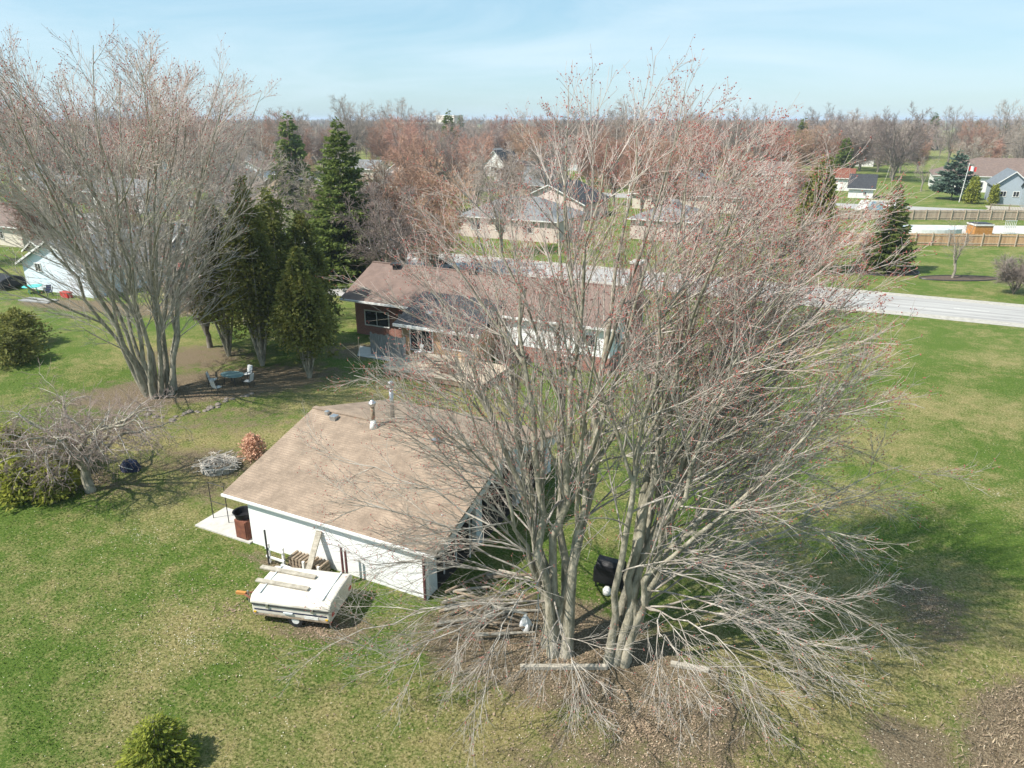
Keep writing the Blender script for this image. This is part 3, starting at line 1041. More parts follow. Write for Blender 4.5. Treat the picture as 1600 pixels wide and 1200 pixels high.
def conifer_mesh(seed, H, R, n, z0=0.06, taper=1.0, droop=0.10, layer=0.45, spray=0.5, branches_per=9, ragged=0.25, nosew=0.0):
    rg = np.random.default_rng(seed)
    hs, az, rm = [], [], []
    h = H * z0
    while h < H * 0.985:
        fr = (h / H - z0) / (1 - z0)
        rad = R * (1 - fr) ** taper
        k = max(4, int(branches_per * (0.45 + 0.55 * (1 - fr))))
        a0 = rg.random() * 6.28
        for i in range(k):
            hs.append(h + rg.normal(0, layer * 0.3))
            az.append(a0 + i * 6.283 / k + rg.normal(0, 0.25))
            rm.append(max(0.12, rad * rg.uniform(1 - ragged * 1.6, 1 + ragged * 0.7)))
        h += layer * rg.uniform(0.8, 1.2) * (0.55 + 0.45 * (1 - fr))
    hs, az, rm = map(np.array, (hs, az, rm))
    nb = len(hs)
    K = 5
    s = np.linspace(0, 1, K)[None, :]
    r = rm[:, None] * s
    z = hs[:, None] - droop * r ** 1.5 + 0.10 * rm[:, None] * s ** 4 * 2
    P = np.stack([r * np.cos(az)[:, None], r * np.sin(az)[:, None], z], -1)
    Rb = np.maximum(0.05 * (rm[:, None] / R) * (1 - s), 0.006)
    w = rm / rm.sum()
    idx = rg.choice(nb, n, p=w)
    t = rg.random(n) ** 0.65
    rr_ = rm[idx] * t
    lat = rg.normal(0, 0.16, n) * rm[idx] * (0.35 + t) * 0.6
    ca_, sa_ = np.cos(az[idx]), np.sin(az[idx])
    X = rr_ * ca_ - lat * sa_
    Y = rr_ * sa_ + lat * ca_
    Z = hs[idx] - droop * rr_ ** 1.5 + 0.2 * rm[idx] * t ** 4 + rg.normal(0, 0.06, n)
    C = np.stack([X, Y, np.maximum(Z, 0.03)], 1)
    U = np.stack([ca_ + rg.normal(0, 0.45, n), sa_ + rg.normal(0, 0.45, n), rg.normal(-0.12, 0.3, n)], 1)
    U /= np.linalg.norm(U, axis=1, keepdims=True)
    W = np.cross(U, rg.normal(0, 1, (n, 3)) + np.array([0, 0, 0.8]))
    W /= np.linalg.norm(W, axis=1, keepdims=True)
    ln = spray * rg.uniform(0.5, 1.1, n) * (0.55 + 0.45 * (1 - hs[idx] / H))
    V, F = cards(C, U, W, ln, ln * rg.uniform(0.28, 0.5, n))
    tp = np.zeros((1, 6, 3))
    tp[0, :, 2] = np.linspace(-0.2, H * 0.99, 6)
    tR = (np.linspace(1, 0.04, 6) * 0.014 * H + 0.01)[None]
    VT, FT = join([tubes(tp, tR, 8), tubes(P, Rb, 3)])
    return VT, FT, V, F


def cedar_mesh(seed, H, R, n, z0, lobes=7, spray=0.45, tops=3):
    """loose white-cedar: several upright plumes, bare trunk below"""
    rg = np.random.default_rng(seed)
    Cs, Us = [], []
    P = []
    for i in range(lobes):
        th = i * 2.4
        q = R * 0.55 * math.sqrt((i + .3) / lobes)
        cx, cy = q * math.cos(th), q * math.sin(th)
        top = H * (1 - 0.30 * (i / lobes)) * rg.uniform(.9, 1.0)
        bot = H * z0 * rg.uniform(0.7, 1.5)
        m = n // lobes
        f = rg.random(m) ** 0.8
        z = bot + (top - bot) * f
        rad = R * 0.72 * ((1 - f) ** 0.7) * np.minimum(1.0, 0.35 + 3.5 * f) * rg.random(m) ** 0.4
        a = rg.random(m) * 6.28 + 0.4 * np.floor(z * 1.4)
        clump = 0.34 * R * np.sin(a * 5 + z * 2.6) * (1 - 0.6 * f)
        rad = np.abs(rad + clump * rg.random(m))
        Cs.append(np.stack([cx + rad * np.cos(a), cy + rad * np.sin(a), z], 1))
        Us.append(np.stack([np.cos(a) * 0.8 + rg.normal(0, .3, m), np.sin(a) * 0.8 + rg.normal(0, .3, m), rg.normal(-0.1, .5, m)], 1))
        s = np.linspace(0, 1, 7)[:, None]
        P.append(np.array([[0, 0, 0.2]]) * (1 - s) + s * np.array([[cx * 1.1, cy * 1.1, top * 0.95]]) + np.array([[cx, cy, 0]]) * np.sin(s * 3.14) * 0.3)
    C = np.concatenate(Cs)
    U = np.concatenate(Us)
    U /= np.linalg.norm(U, axis=1, keepdims=True)
    W = np.cross(U, rg.normal(0, 1, C.shape))
    W /= np.linalg.norm(W, axis=1, keepdims=True)
    ln = spray * rg.uniform(0.5, 1.15, len(C))
    V, F = cards(C, U, W, ln, ln * rg.uniform(0.35, 0.6, len(C)))
    V[:, 2] = np.maximum(V[:, 2], 0.05)
    P = np.array(P)
    P[:, 0, 2] = -0.2
    R_ = np.linspace(0.10, 0.012, 7)[None] * np.ones((len(P), 1)) * (H / 10)
    VT, FT = tubes(P, R_, 6)
    return VT, FT, V, F


def put_conifer(name, label, x, y, data, needles, cat='tree', group=None, bark=None):
    t = thing(name, label, cat, (x, y, 0), group)
    VT, FT, V, F = data
    link('trunk', raw_mesh('trunk', VT, FT, bark or M_bark, True), t)
    c = link('crown', raw_mesh('crown', V, F, needles), t)
    c['kind'] = 'stuff'
    return t


put_conifer('spruce_tree', 'tall bright green spruce with a pointed top behind the brick house', -54.0, 66.5, conifer_mesh(61, 18.2, 5.0, 30000, 0.04, 0.72, 0.07, 0.5, 0.8, 12, .22), M_spruce)
put_conifer('spruce_tree', 'cone-shaped spruce in a mulch bed beyond the road', 2.6, 100.6, conifer_mesh(62, 10.8, 3.3, 16000, 0.05, 0.75, 0.08, 0.42, 0.6, 11, .25), M_spruce)
put_conifer('spruce_tree', 'blue-green spruce beside the flagpole', 16.6, 202.5, conifer_mesh(63, 11.2, 5.2, 9000, 0.16, 0.75, 0.07, 0.7, 1.0, 9, .3), M_spruceb)
for i, (x, y, H, R, z0, s, lab) in enumerate([
        (-35.4, 38.2, 9.9, 2.2, 0.22, 71, 'loose cedar with one leaning pale trunk beside the grey fence'),
        (-40.6, 38.8, 14.4, 2.3, 0.2, 72, 'tallest dark cedar behind the patio table'),
        (-38.0, 41.6, 12.0, 2.2, 0.16, 73, 'dense cedar between the tallest cedar and the grey fence'),
        (-44.8, 39.4, 12.6, 2.1, 0.28, 74, 'dark cedar with two bare trunks behind the patio table'),
        (-43.0, 43.6, 13.6, 2.5, 0.12, 75, 'dark cedar at the back of the row by the brick house')]):
    put_conifer('cedar_tree', lab, x, y, cedar_mesh(s, H, R, 13000, z0, lobes=9, spray=0.34), M_cedar, group='cedars beside the brick house')
put_conifer('cedar_tree', 'brownish green cedar on the lawn just beyond the road', -5.9, 96.0, cedar_mesh(76, 14.2, 2.8, 8000, 0.05, spray=0.6), M_cedar)
SHX, SHY = cg(-10.45, 16.1)
M_hedge2 = mat('shrub_sprays', (0.36, 0.38, 0.06), (0.14, 0.18, 0.028), 2.2, 0.8, c3=(0.24, 0.27, 0.042), translucent=0.4)
put_conifer('evergreen_shrub', 'dark green evergreen shrub on the lawn beside the brick house', -6.0, 45.2, conifer_mesh(64, 3.7, 2.4, 6000, 0.03, 0.6, 0.06, 0.3, 0.38, 9, .3), M_spruce, 'shrub')
put_conifer('evergreen_shrub', 'small rounded yellow-green shrub alone on the front lawn', SHX, SHY, conifer_mesh(65, 1.6, .98, 8500, 0.03, 0.5, 0.05, 0.12, 0.22, 13, .3), M_hedge2, 'shrub')
for i, (x, y, H, R, lab) in enumerate([
        (-36.6, 18.0, 2.2, 1.7, 'yellow-green hedge shrub at the foot of the crooked fruit tree'),
        (-35.2, 18.7, 1.7, 1.2, 'low yellow-green hedge shrub touching the trunk of the crooked fruit tree'),
        (-38.6, 17.6, 2.5, 1.8, 'yellow-green hedge shrub at the open lawn end of the hedge'),
        (-37.6, 20.6, 2.3, 1.8, 'yellow-green hedge shrub in the middle of the hedge'),
        (-40.6, 19.8, 2.4, 2.0, 'broad yellow-green hedge shrub far from the garage'),
        (-58.6, 30.6, 3.0, 2.4, 'bright green garden shrub beside the mulch bed of the white house'),
        (-62.6, 33.6, 3.4, 2.6, 'tall green garden shrub near the white house yard')]):
    put_conifer('hedge_shrub', lab, x, y, cedar_mesh(80 + i, H, R, 3800, 0.03, spray=0.32), M_hedge if i < 5 else M_cedar, 'shrub', 'leafy evergreen shrubs left of the lawn')
put_conifer('rust_shrub', 'round rust-orange shrub behind the garage corner', -29.2, 26.4, cedar_mesh(90, 1.55, 0.85, 2600, 0.03, 7, 0.16), M_rustleaf, 'shrub')
put_conifer('columnar_cedar', 'narrow column cedar beside the flagpole and blue spruce', 20.0, 194.2, cedar_mesh(91, 6.2, 1.6, 2600, 0.02, 5, 0.6), M_hedge)
put_conifer('columnar_cedar', 'small column cedar beside the blue-grey house deck', 23.8, 193.0, cedar_mesh(92, 4.6, 1.2, 2000, 0.02, 4, 0.5), M_hedge)

far_con = [conifer_mesh(95, 16, 4.0, 5200, 0.06, 0.75, 0.07, 0.8, 1.6, 10, .3), conifer_mesh(96, 14, 3.4, 4600, 0.05, 0.65, 0.06, 0.8, 1.5, 10, .3)]
FARC = [(raw_mesh('far_conifer_trunk', d[0], d[1], M_farbark, True), raw_mesh('far_conifer_crown', d[2], d[3], M_spruce)) for d in far_con]


def far_conifer(x, y, s, k, label, group):
    t = thing('far_conifer', label, 'tree', (x, y, 0), group)
    t.scale = (s, s, s)
    t.rotation_euler = (0, 0, x * 1.7 + y)
    link('trunk', FARC[k][0], t)
    c = link('crown', FARC[k][1], t)
    c['kind'] = 'stuff'


# ------------------------------------------------------------------ houses
def window(parent, face, at, p0, p1, z0, z1, fm=None, mull=1):
    """window on a wall facing 'S' (-y), 'E' (+x) or 'W' (-x); at = wall plane"""
    fm = fm or M_whitep
    fr, pn = MB(), MB()
    w = 0.09

    def bx(m, a0, a1, b0, b1, d0, d1):
        if face == 'S':
            m.box(a0, a1, at - d1, at - d0, b0, b1)
        elif face == 'E':
            m.box(at + d0, at + d1, a0, a1, b0, b1)
        else:
            m.box(at - d1, at - d0, a0, a1, b0, b1)
    bx(fr, p0, p1, z1 - w, z1, -0.02, 0.07)
    bx(fr, p0, p1, z0, z0 + w, -0.02, 0.09)
    bx(fr, p0, p0 + w, z0 + w, z1 - w, -0.02, 0.07)
    bx(fr, p1 - w, p1, z0 + w, z1 - w, -0.02, 0.07)
    for i in range(mull):
        q = p0 + (p1 - p0) * (i + 1) / (mull + 1)
        bx(fr, q - 0.03, q + 0.03, z0 + w, z1 - w, -0.02, 0.06)
    f = fr.build('window', fm, parent)
    bx(pn, p0 + w * 0.9, p1 - w * 0.9, z0 + w * 0.9, z1 - w * 0.9, -0.01, 0.025)
    pn.build('pane', M_glass, f)
    return f


def gable_house(name, label, cat, x0, x1, y0, y1, ze, zr, axis, wm, rm, over=0.45, wins=(), chim=None, group=None, base=None, wallz=None):
    t = thing(name, label, cat, ((x0 + x1) / 2, (y0 + y1) / 2, 0), group)
    w = MB()
    if axis == 'x':
        ym = (y0 + y1) / 2
        w.prism([(y0, 0), (y1, 0), (y1, ze - 0.08), (ym, zr - 0.12), (y0, ze - 0.08)], 'x', x0, x1)
        sl = (zr - ze) / (ym - y0)
        eo = ze - sl * over
        a = [(x0 - over, y0 - over, eo), (x1 + over, y0 - over, eo), (x1 + over, ym, zr), (x0 - over, ym, zr)]
        b = [(x0 - over, ym, zr), (x1 + over, ym, zr), (x1 + over, y1 + over, eo), (x0 - over, y1 + over, eo)]
    else:
        xm = (x0 + x1) / 2
        w.prism([(x0, 0), (xm * 0 + x1, 0), (x1, ze - 0.08), (xm, zr - 0.12), (x0, ze - 0.08)][::-1], 'y', y0, y1)
        sl = (zr - ze) / (xm - x0)
        eo = ze - sl * over
        a = [(x0 - over, y0 - over, eo), (xm, y0 - over, zr), (xm, y1 + over, zr), (x0 - over, y1 + over, eo)]
        b = [(xm, y0 - over, zr), (x1 + over, y0 - over, eo), (x1 + over, y1 + over, eo), (xm, y1 + over, zr)]
    w.build('wall', wm, t)
    r = MB()
    r.slab(a, 0.12)
    r.slab(b, 0.12)
    ro = r.build('roof', rm, t)
    fa = MB()
    if axis == 'x':
        fa.box(x0 - over, x1 + over, y0 - over - 0.09, y0 - over - 0.003, eo - 0.16, eo + 0.01)
        fa.build('gutter', M_whitep, ro)
    else:
        for (p, q) in ((a[0], a[1]), (b[0], b[1])):
            yy = y0 - over
            fa.poly([(p[0], yy - .06, p[2] - .2), (q[0], yy - .06, q[2] - .2), (q[0], yy - .06, q[2] + .015), (p[0], yy - .06, p[2] + .015),
                     (p[0], yy - .003, p[2] - .2), (q[0], yy - .003, q[2] - .2), (q[0], yy - .003, q[2] + .015), (p[0], yy - .003, p[2] + .015)],
                    [(0, 1, 2, 3), (7, 6, 5, 4), (0, 4, 5, 1), (1, 5, 6, 2), (2, 6, 7, 3), (3, 7, 4, 0)])
        fa.build('rake_board', M_whitep, ro)
    for (face, p0, p1, z0, z1) in wins:
        window(t, face, {'S': y0, 'E': x1, 'W': x0}[face], p0, p1, z0, z1)
    if chim:
        c = MB()
        cx, cyy, zt = chim
        c.box(cx - .4, cx + .4, cyy - .4, cyy + .4, ze, zt)
        c.box(cx - .48, cx + .48, cyy - .48, cyy + .48, zt, zt + .12)
        c.build('chimney', M_brick, ro)
    return t


def hip_house(name, label, x0, x1, y0, y1, ze, zr, wm, rm, over=0.5, wins=(), group=None):
    t = thing(name, label, 'house', ((x0 + x1) / 2, (y0 + y1) / 2, 0), group)
    MB().box(x0, x1, y0, y1, 0, ze - 0.02).build('wall', wm, t)
    ym = (y0 + y1) / 2
    h = (y1 - y0) / 2 + over
    X0, X1, Y0, Y1 = x0 - over, x1 + over, y0 - over, y1 + over
    e = ze
    r = MB()
    r.poly([(X0, Y0, e), (X1, Y0, e), (X1, Y1, e), (X0, Y1, e), (X0 + h, ym, zr), (X1 - h, ym, zr)],
           [(0, 1, 5, 4), (1, 2, 5), (2, 3, 4, 5), (3, 0, 4), (3, 2, 1, 0)])
    ro = r.build('roof', rm, t)
    MB().box(X0, X1, Y0 - .1, Y0 - .003, e - .15, e).build('gutter', M_whitep, ro)
    for (face, p0, p1, z0, z1) in wins:
        window(t, face, {'S': y0, 'E': x1, 'W': x0}[face], p0, p1, z0, z1)
    return t


# ---- the white garage
gt = thing('garage', 'white garage with tan shingle roof and an open gable end under the big maple', 'garage', (-18.1, 26.0, 0))
X0, X1, Y0, Y1 = -22.8, -13.5, 19.9, 32.3
YR, ZE, ZR = 26.1, 2.36, 4.12
sl = (ZR - ZE) / (YR - Y0)
w = MB()
w.box(X0, X1, Y0, Y0 + 0.15, 0, ZE - 0.02)
w.build('wall', M_white, gt)
w = MB()
w.box(X0, X1, Y1 - 0.15, Y1, 0, ZE - 0.02)
w.build('wall', M_white, gt)
w = MB()
w.prism([(Y0 + .15, 0), (Y1 - .15, 0), (Y1 - .15, ZE), (YR, ZR - 0.16), (Y0 + .15, ZE)], 'x', X0, X0 + 0.15)
w.build('wall', M_white, gt)
# open end: corner returns, piers and the deep grey rake band
w = MB()
w.box(X1 - 0.12, X1, Y0 + .153, Y0 + 0.75, 0, ZE + sl * .1)
w.build('corner_panel', M_greyp, gt)
w = MB()
w.box(X1 - 0.12, X1, Y1 - 0.75, Y1 - .153, 0, ZE + sl * .1)
w.build('corner_panel', M_greyp, gt)
for yy in (23.95, 28.0):
    MB().box(X1 - 0.22, X1 + .0, yy, yy + 0.55, 0, ZE + sl * (3.2)).build('post', M_greyp, gt)
RX0, RX1 = -24.1, -12.95
for s_ in (-1, 1):
    q = MB()
    ya, yb = (Y0 - .17, YR) if s_ < 0 else (Y1 + .17, YR)
    za = ZE - sl * .17
    zb = ZR
    d = 0.42
    prof = [(ya, za - .13), (yb, zb - .13), (yb, zb - .13 - d), (ya + (0.9 if s_ < 0 else -0.9), za - .13 + sl * .9 - d)]
    q.prism(prof if s_ > 0 else prof[::-1], 'x', RX1 - .16, RX1 - .08)
    q.build('rake_band', M_greyp, gt)
for (yy, xx) in ((21.6, X1 - .3), (22.6, X1 - .3), (23.2, X1 + .05)):
    MB().box(xx, xx + .05, yy, yy + .05, 0, ZE + .55).build('pole', M_whitep, gt)
M_ishade = mat('interior_shade', (0.075, 0.062, 0.05), (0.035, 0.03, 0.025), 3, 0.9)  # shade inside put into the colour: dark floor, dark panels added over white walls
MB().box(X0 + .15, X1, Y0 + .15, Y1 - .15, 0.0, 0.05).build('floor_slab', M_ishade, gt)
MB().box(X0 + .153, X0 + .19, Y0 + .2, Y1 - .2, .05, ZE - .05).build('shade_lining', M_ishade, gt)
MB().box(X0 + .2, X1 - .14, Y0 + .153, Y0 + .19, .05, ZE - .05).build('shade_lining', M_ishade, gt)
MB().box(X0 + .2, X1 - .14, Y1 - .19, Y1 - .153, .05, ZE - .05).build('shade_lining', M_ishade, gt)
eo = ZE - sl * .17
r = MB()
r.slab([(RX0, Y0 - .17, eo), (RX1, Y0 - .17, eo), (RX1, YR, ZR), (RX0, YR, ZR)], .11)
ro = r.build('roof', M_roofg, gt)
r = MB()
r.slab([(RX0, YR, ZR), (RX1, YR, ZR), (RX1, Y1 + .17, eo), (RX0, Y1 + .17, eo)], .11)
r.build('roof', M_roofg, gt)
MB().box(RX0, RX1, YR - .14, YR + .14, ZR - .02, ZR + .035).build('ridge_cap', M_roofg, ro)
MB().box(RX0, RX1, Y0 - .25, Y0 - .175, eo - .12, eo - .01).build('gutter', M_whitep, gt)
MB().box(-13.62, -13.54, Y0 - .10, Y0 - .02, 0, ZE - .1).build('downspout', M_maroon, gt)


def on_roof(y):
    return ZE + sl * (y - Y0) if y < YR else ZR - sl * (y - YR)


for (vx, vy) in ((-22.4, 25.6), (-16.4, 25.5), (-23.0, 25.8)):
    z = on_roof(vy)
    s_ = .17 if vx > -22.9 else .1
    vb = MB().box(vx - s_, vx + s_, vy - s_, vy + s_, z - .06, z + .2)
    vb.build('roof_vent', M_metal, gt, bevel=.02)
z = on_roof(25.6)
pp = MB().lathe(-20.0, 25.6, [(.22, z - .12), (.16, z + .25), (.11, z + .4)], 12)
pp.build('flue_flashing', M_whitep, gt, smooth=True)
pp = MB().lathe(-20.0, 25.6, [(.10, z + .35), (.10, z + 1.15)], 10)
fl = pp.build('flue_pipe', M_log, gt, smooth=True)
MB().lathe(-20.0, 25.6, [(.13, z + 1.1), (.19, z + 1.22), (.19, z + 1.3), (.06, z + 1.42)], 12).build('flue_cap', M_metal, fl)
pp = MB().lathe(-20.1, 27.3, [(.11, on_roof(27.3) - .1), (.11, 5.55)], 10)
fl = pp.build('flue_pipe', M_metal, gt, smooth=True)
MB().lathe(-20.1, 27.3, [(.17, 5.5), (.17, 5.72), (.05, 5.8)], 10).build('flue_cap', M_metal, fl)

# ---- the brick house
ht = thing('brick_house', 'long low house with red-brown roof, white siding over red brick and a rear deck', 'house', (-27.5, 52.8, 0))
HX0, HX1, HY0, HY1, HR, HZR = -39.6, -15.8, 48.7, 57.3, 53.0, 5.75
hsl = 0.46


def hz(y):
    return HZR - hsl * abs(y - HR)


MB().box(-24.4, HX1, HY0, HY1, 0, 1.22).build('brick_base', M_brick, ht)
MB().prism([(HY0 + .03, 1.225), (HY1 - .03, 1.225), (HY1 - .03, hz(HY1) - .13), (HR, HZR - .14), (HY0 + .03, hz(HY0) - .13)], 'x', -24.37, HX1 - .03).build('wall', M_white, ht)
MB().prism([(HY0 + .6, 0), (HY1, 0), (HY1, hz(HY1) - .14), (HR, HZR - .15), (HY0 + .6, hz(HY0 + .6) - .14)], 'x', HX0, -24.41).build('wall', M_brick, ht)
r = MB()
ov = .5
r.slab([(-25.0, HY0 - .35, hz(HY0 - .35)), (HX1 + ov, HY0 - .35, hz(HY0 - .35)), (HX1 + ov, HR, HZR), (-25.0, HR, HZR)], .12)
r.slab([(HX0 - ov, HY0 - .75, hz(HY0 - .75)), (-25.003, HY0 - .75, hz(HY0 - .75)), (-25.003, HR, HZR), (HX0 - ov, HR, HZR)], .12)
r.slab([(HX0 - ov, HR, HZR), (HX1 + ov, HR, HZR), (HX1 + ov, HY1 + .5, hz(HY1 + .5)), (HX0 - ov, HY1 + .5, hz(HY1 + .5))], .12)
ro = r.build('roof', M_roofh, ht)
MB().box(HX0 - ov, HX1 + ov, HR - .14, HR + .14, HZR - .03, HZR + .03).build('ridge_cap', M_roofh, ro)
for a, b, yy in ((HX0 - ov, -25.01, HY0 - .75), (-24.99, HX1 + ov, HY0 - .35)):
    MB().box(a, b, yy - .1, yy - .003, hz(yy) - .17, hz(yy) - .01).build('gutter', M_whitep, ro)
for (vx, vy) in ((-37.2, 52.4), (-29.6, 52.7), (-22.0, 52.4)):
    vz = hz(vy)
    v_ = MB().box(vx - .22, vx + .22, vy - .22, vy + .22, vz - .1, vz + .3)
    v_.box(vx - .36, vx + .36, vy - .36, vy + .36, vz + .3, vz + .5)
    v_.build('roof_vent', M_dmetal, ro, bevel=.03)
MB().box(HX1 + .003, HX1 + .85, 52.2, 53.9, 0, 4.6).build('chimney', M_brick, ht)
c = MB().box(HX1 + .06, HX1 + .80, 52.4, 53.7, 4.6, 7.7)
co = c.build('chimney', M_brick, ht)
MB().box(HX1 + .0, HX1 + .86, 52.34, 53.76, 7.7, 7.85).build('chimney_cap', M_conc, co)
window(ht, 'S', HY0 + .03, -18.6, -16.9, 1.9, 2.9)
window(ht, 'S', HY0, -19.9, -18.6, 0.45, 1.0)
window(ht, 'S', HY0 + .6, -38.6, -36.0, 0.9, 2.3, mull=1)
window(ht, 'S', HY0 + .6, -35.0, -33.4, 1.0, 2.3, mull=0)
window(ht, 'E', HX1 - .03, 49.6, 51.0, 1.9, 2.9)
# rear sunroom with charcoal lean-to roof
SX0, SX1, SY0 = -32.4, -25.4, 45.9
MB().box(SX0, SX1, SY0, HY0 + .59, 0, 2.62).build('sunroom_wall', M_tan, ht)
r = MB()
r.slab([(SX0 - .4, SY0 - .5, 2.72), (SX1 + .4, SY0 - .5, 2.72), (SX1 + .4, 49.9, hz(49.9) + .06), (SX0 - .4, 49.9, hz(49.9) + .06)], .12)
so = r.build('sunroom_roof', M_roofd, ht)
MB().box(SX0 - .4, SX1 + .4, SY0 - .6, SY0 - .503, 2.5, 2.72).build('gutter', M_whitep, so)
vb = MB().lathe(-30.6, 47.4, [(.28, 2.9), (.28, 3.25), (.38, 3.3), (.30, 3.5)], 12)
vb.build('roof_vent', M_metal, so)
window(ht, 'S', SY0, -31.6, -29.4, 0.55, 2.35, mull=1)
window(ht, 'S', SY0, -28.6, -26.0, 1.05, 2.35, mull=1)
# deck
dt = thing('deck', 'bleached wooden deck behind the sunroom of the brick house', 'deck', (-27.0, 43.2, 0))
dk = MB()
yy = 41.2
while yy < 45.75:
    dk.box(-31.0, -22.6, yy, yy + .13, .46, .5)
    yy += .145
tagit(dk.build('deck_boards', M_deck, dt), kind='stuff')
MB().box(-30.95, -22.65, 41.22, 41.3, .1, .455).build('skirt_board', M_log, dt)
MB().box(-30.95, -30.87, 41.32, 45.75, .1, .455).build('skirt_board', M_log, dt)
MB().box(-22.73, -22.65, 41.32, 45.75, .1, .455).build('skirt_board', M_log, dt)
for x in (-30.8, -26.8, -22.8):
    for y in (41.4, 45.6):
        MB().box(x - .06, x + .06, y - .06, y + .06, 0, .455).build('leg', M_log, dt)
for i in range(3):
    MB().box(-31.6 - .3 * i, -31.003 - .3 * i, 42.6, 44.2, .32 - .15 * i, .36 - .15 * i).build('step', M_deck, dt)
# grey privacy fence
ft = thing('privacy_fence', 'weathered grey picket fence beside the deck', 'fence', (-33.0, 44.9, 0))
pk = MB()
x = -34.8
while x < -31.5:
    pk.box(x, x + .13, 44.88, 44.9, .04, 1.78 + .03 * math.sin(x * 31))
    x += .145
tagit(pk.build('pickets', M_fenceg, ft), kind='stuff')
for x in (-34.8, -33.1, -31.5):
    MB().box(x, x + .1, 44.905, 45.0, 0, 1.85).build('post', M_fenceg, ft)
for z in (.4, 1.4):
    MB().box(-34.7, -31.5, 44.903, 44.94, z, z + .09).build('rail', M_fenceg, ft)


def outdoor_table(label, x, y, z, L, W, m, rz=0.0, group=None):
    t = thing('picnic_table', label, 'table', (x, y, z), group)
    MB().box(x - L / 2, x + L / 2, y - W / 2, y + W / 2, z + .68, z + .73, rz).build('table_top', m, t)
    for s1 in (-1, 1):
        MB().box(x - L / 2, x + L / 2, y + s1 * .7 - .13, y + s1 * .7 + .13, z + .40, z + .44, rz, (x, y)).build('bench', m, t)
    for s1 in (-1, 1):
        q = MB().box(x + s1 * L * .35 - .04, x + s1 * L * .35 + .04, y - .75, y + .75, z + .34, z + .40, rz, (x, y))
        q.box(x + s1 * L * .35 - .04, x + s1 * L * .35 + .04, y - .3, y - .22, z, z + .68, rz, (x, y))
        q.box(x + s1 * L * .35 - .04, x + s1 * L * .35 + .04, y + .22, y + .3, z, z + .68, rz, (x, y))
        q.build('leg', m, t)
    return t


def patio_chair(label, x, y, z, rz, seatm, fm, group):
    t = thing('patio_chair', label, 'chair', (x, y, z), group)
    c = (x, y)
    MB().box(x - .24, x + .24, y - .24, y + .24, z + .40, z + .45).rot(c, rz).build('seat', seatm, t, bevel=.02)
    bk = MB().poly([(x - .24, y + .22, z + .47), (x + .24, y + .22, z + .47), (x + .24, y + .36, z + .98), (x - .24, y + .36, z + .98),
                    (x - .24, y + .26, z + .47), (x + .24, y + .26, z + .47), (x + .24, y + .40, z + .98), (x - .24, y + .40, z + .98)],
                   [(0, 1, 2, 3), (7, 6, 5, 4), (0, 4, 5, 1), (1, 5, 6, 2), (2, 6, 7, 3), (3, 7, 4, 0)]).rot(c, rz)
    bk.build('backrest', seatm, t)
    for sx in (-1, 1):
        MB().tube([(x + sx * .26, y - .24, z), (x + sx * .26, y - .22, z + .62), (x + sx * .26, y + .24, z + .64)], .02, 6).rot(c, rz).build('armrest', fm, t)
        MB().tube([(x + sx * .26, y + .30, z), (x + sx * .26, y + .24, z + .45), (x + sx * .26, y + .38, z + 1.0)], .02, 6).rot(c, rz).build('leg', fm, t)
    return t


outdoor_table('low pale wooden picnic table on the rear deck', -27.6, 43.6, .5, 1.8, .75, M_deck, .3)
patio_chair('white patio chair on the rear deck beside the picnic table', -25.2, 44.4, .5, .6, M_fabric, M_dmetal, None)
patio_chair('white patio chair on the rear deck near the steps', -30.0, 44.6, .5, -.5, M_fabric, M_dmetal, None)
pb = thing('planter_box', 'reddish planter box with dry stalks on the rear deck', 'planter', (-26.0, 42.4, .5))
MB().box(-26.6, -25.4, 42.2, 42.6, .5, .88).build('box', M_rust, pb)
q = MB()
for i in range(26):
    a = random.Random(i)
    x = -26.5 + 1.0 * a.random()
    q.tube([(x, 42.3 + .2 * a.random(), .85), (x + a.uniform(-.15, .15), 42.4 + a.uniform(-.15, .15), .85 + a.uniform(.2, .55))], .008, 3)
q.build('dry_stalks', M_log, pb)
bb = thing('storage_bin', 'dark storage bin against the brick base of the house', 'bin', (-23.3, 48.1, 0))
MB().box(-24.0, -22.6, 47.7, 48.55, 0, .8).build('box', M_dmetal, bb, bevel=.03)
MB().box(-24.05, -22.55, 47.65, 48.6, .8, .9).build('lid', M_black, bb, bevel=.03)

# ---- pop-up camper
CAMP = (-17.5, 17.3)
CR = math.radians(15.7)
ct = thing('camper_trailer', 'closed white pop-up camper trailer parked by the garage wall', 'trailer', (*CAMP, 0))
cx, cy_ = CAMP
HL, HW = 1.56, 1.08
b = MB().prism([(cy_ - HW + .12, .34), (cy_ + HW - .12, .34), (cy_ + HW, .46), (cy_ + HW, .86), (cy_ - HW, .86), (cy_ - HW, .46)], 'x', cx - HL, cx + HL)
b.rot(CAMP, CR).build('body', M_camper, ct, bevel=.05)
b = MB().prism([(cy_ - HW - .03, .87), (cy_ + HW + .03, .87), (cy_ + HW + .03, 1.02), (cy_ + HW - .16, 1.2), (cy_, 1.24), (cy_ - HW + .16, 1.2), (cy_ - HW - .03, 1.02)], 'x', cx - HL - .05, cx + HL + .05)
lid = b.rot(CAMP, CR).build('roof_lid', M_camper, ct, bevel=.09)
for xx in (cx - HL + .28, cx + HL - .32):
    MB().box(xx - .025, xx + .025, cy_ - HW + .2, cy_ + HW - .2, 1.185, 1.262).rot(CAMP, CR).build('roof_rib', M_greyp, lid)
MB().box(cx - HL + .02, cx + HL - .02, cy_ - HW - .038, cy_ - HW - .004, .855, .885).rot(CAMP, CR).build('seam_trim', M_dmetal, lid)
MB().box(cx - HL + .1, cx + HL - .1, cy_ - HW - .006, cy_ - HW + .02, .62, .68).rot(CAMP, CR).build('side_stripe', M_navy, ct)
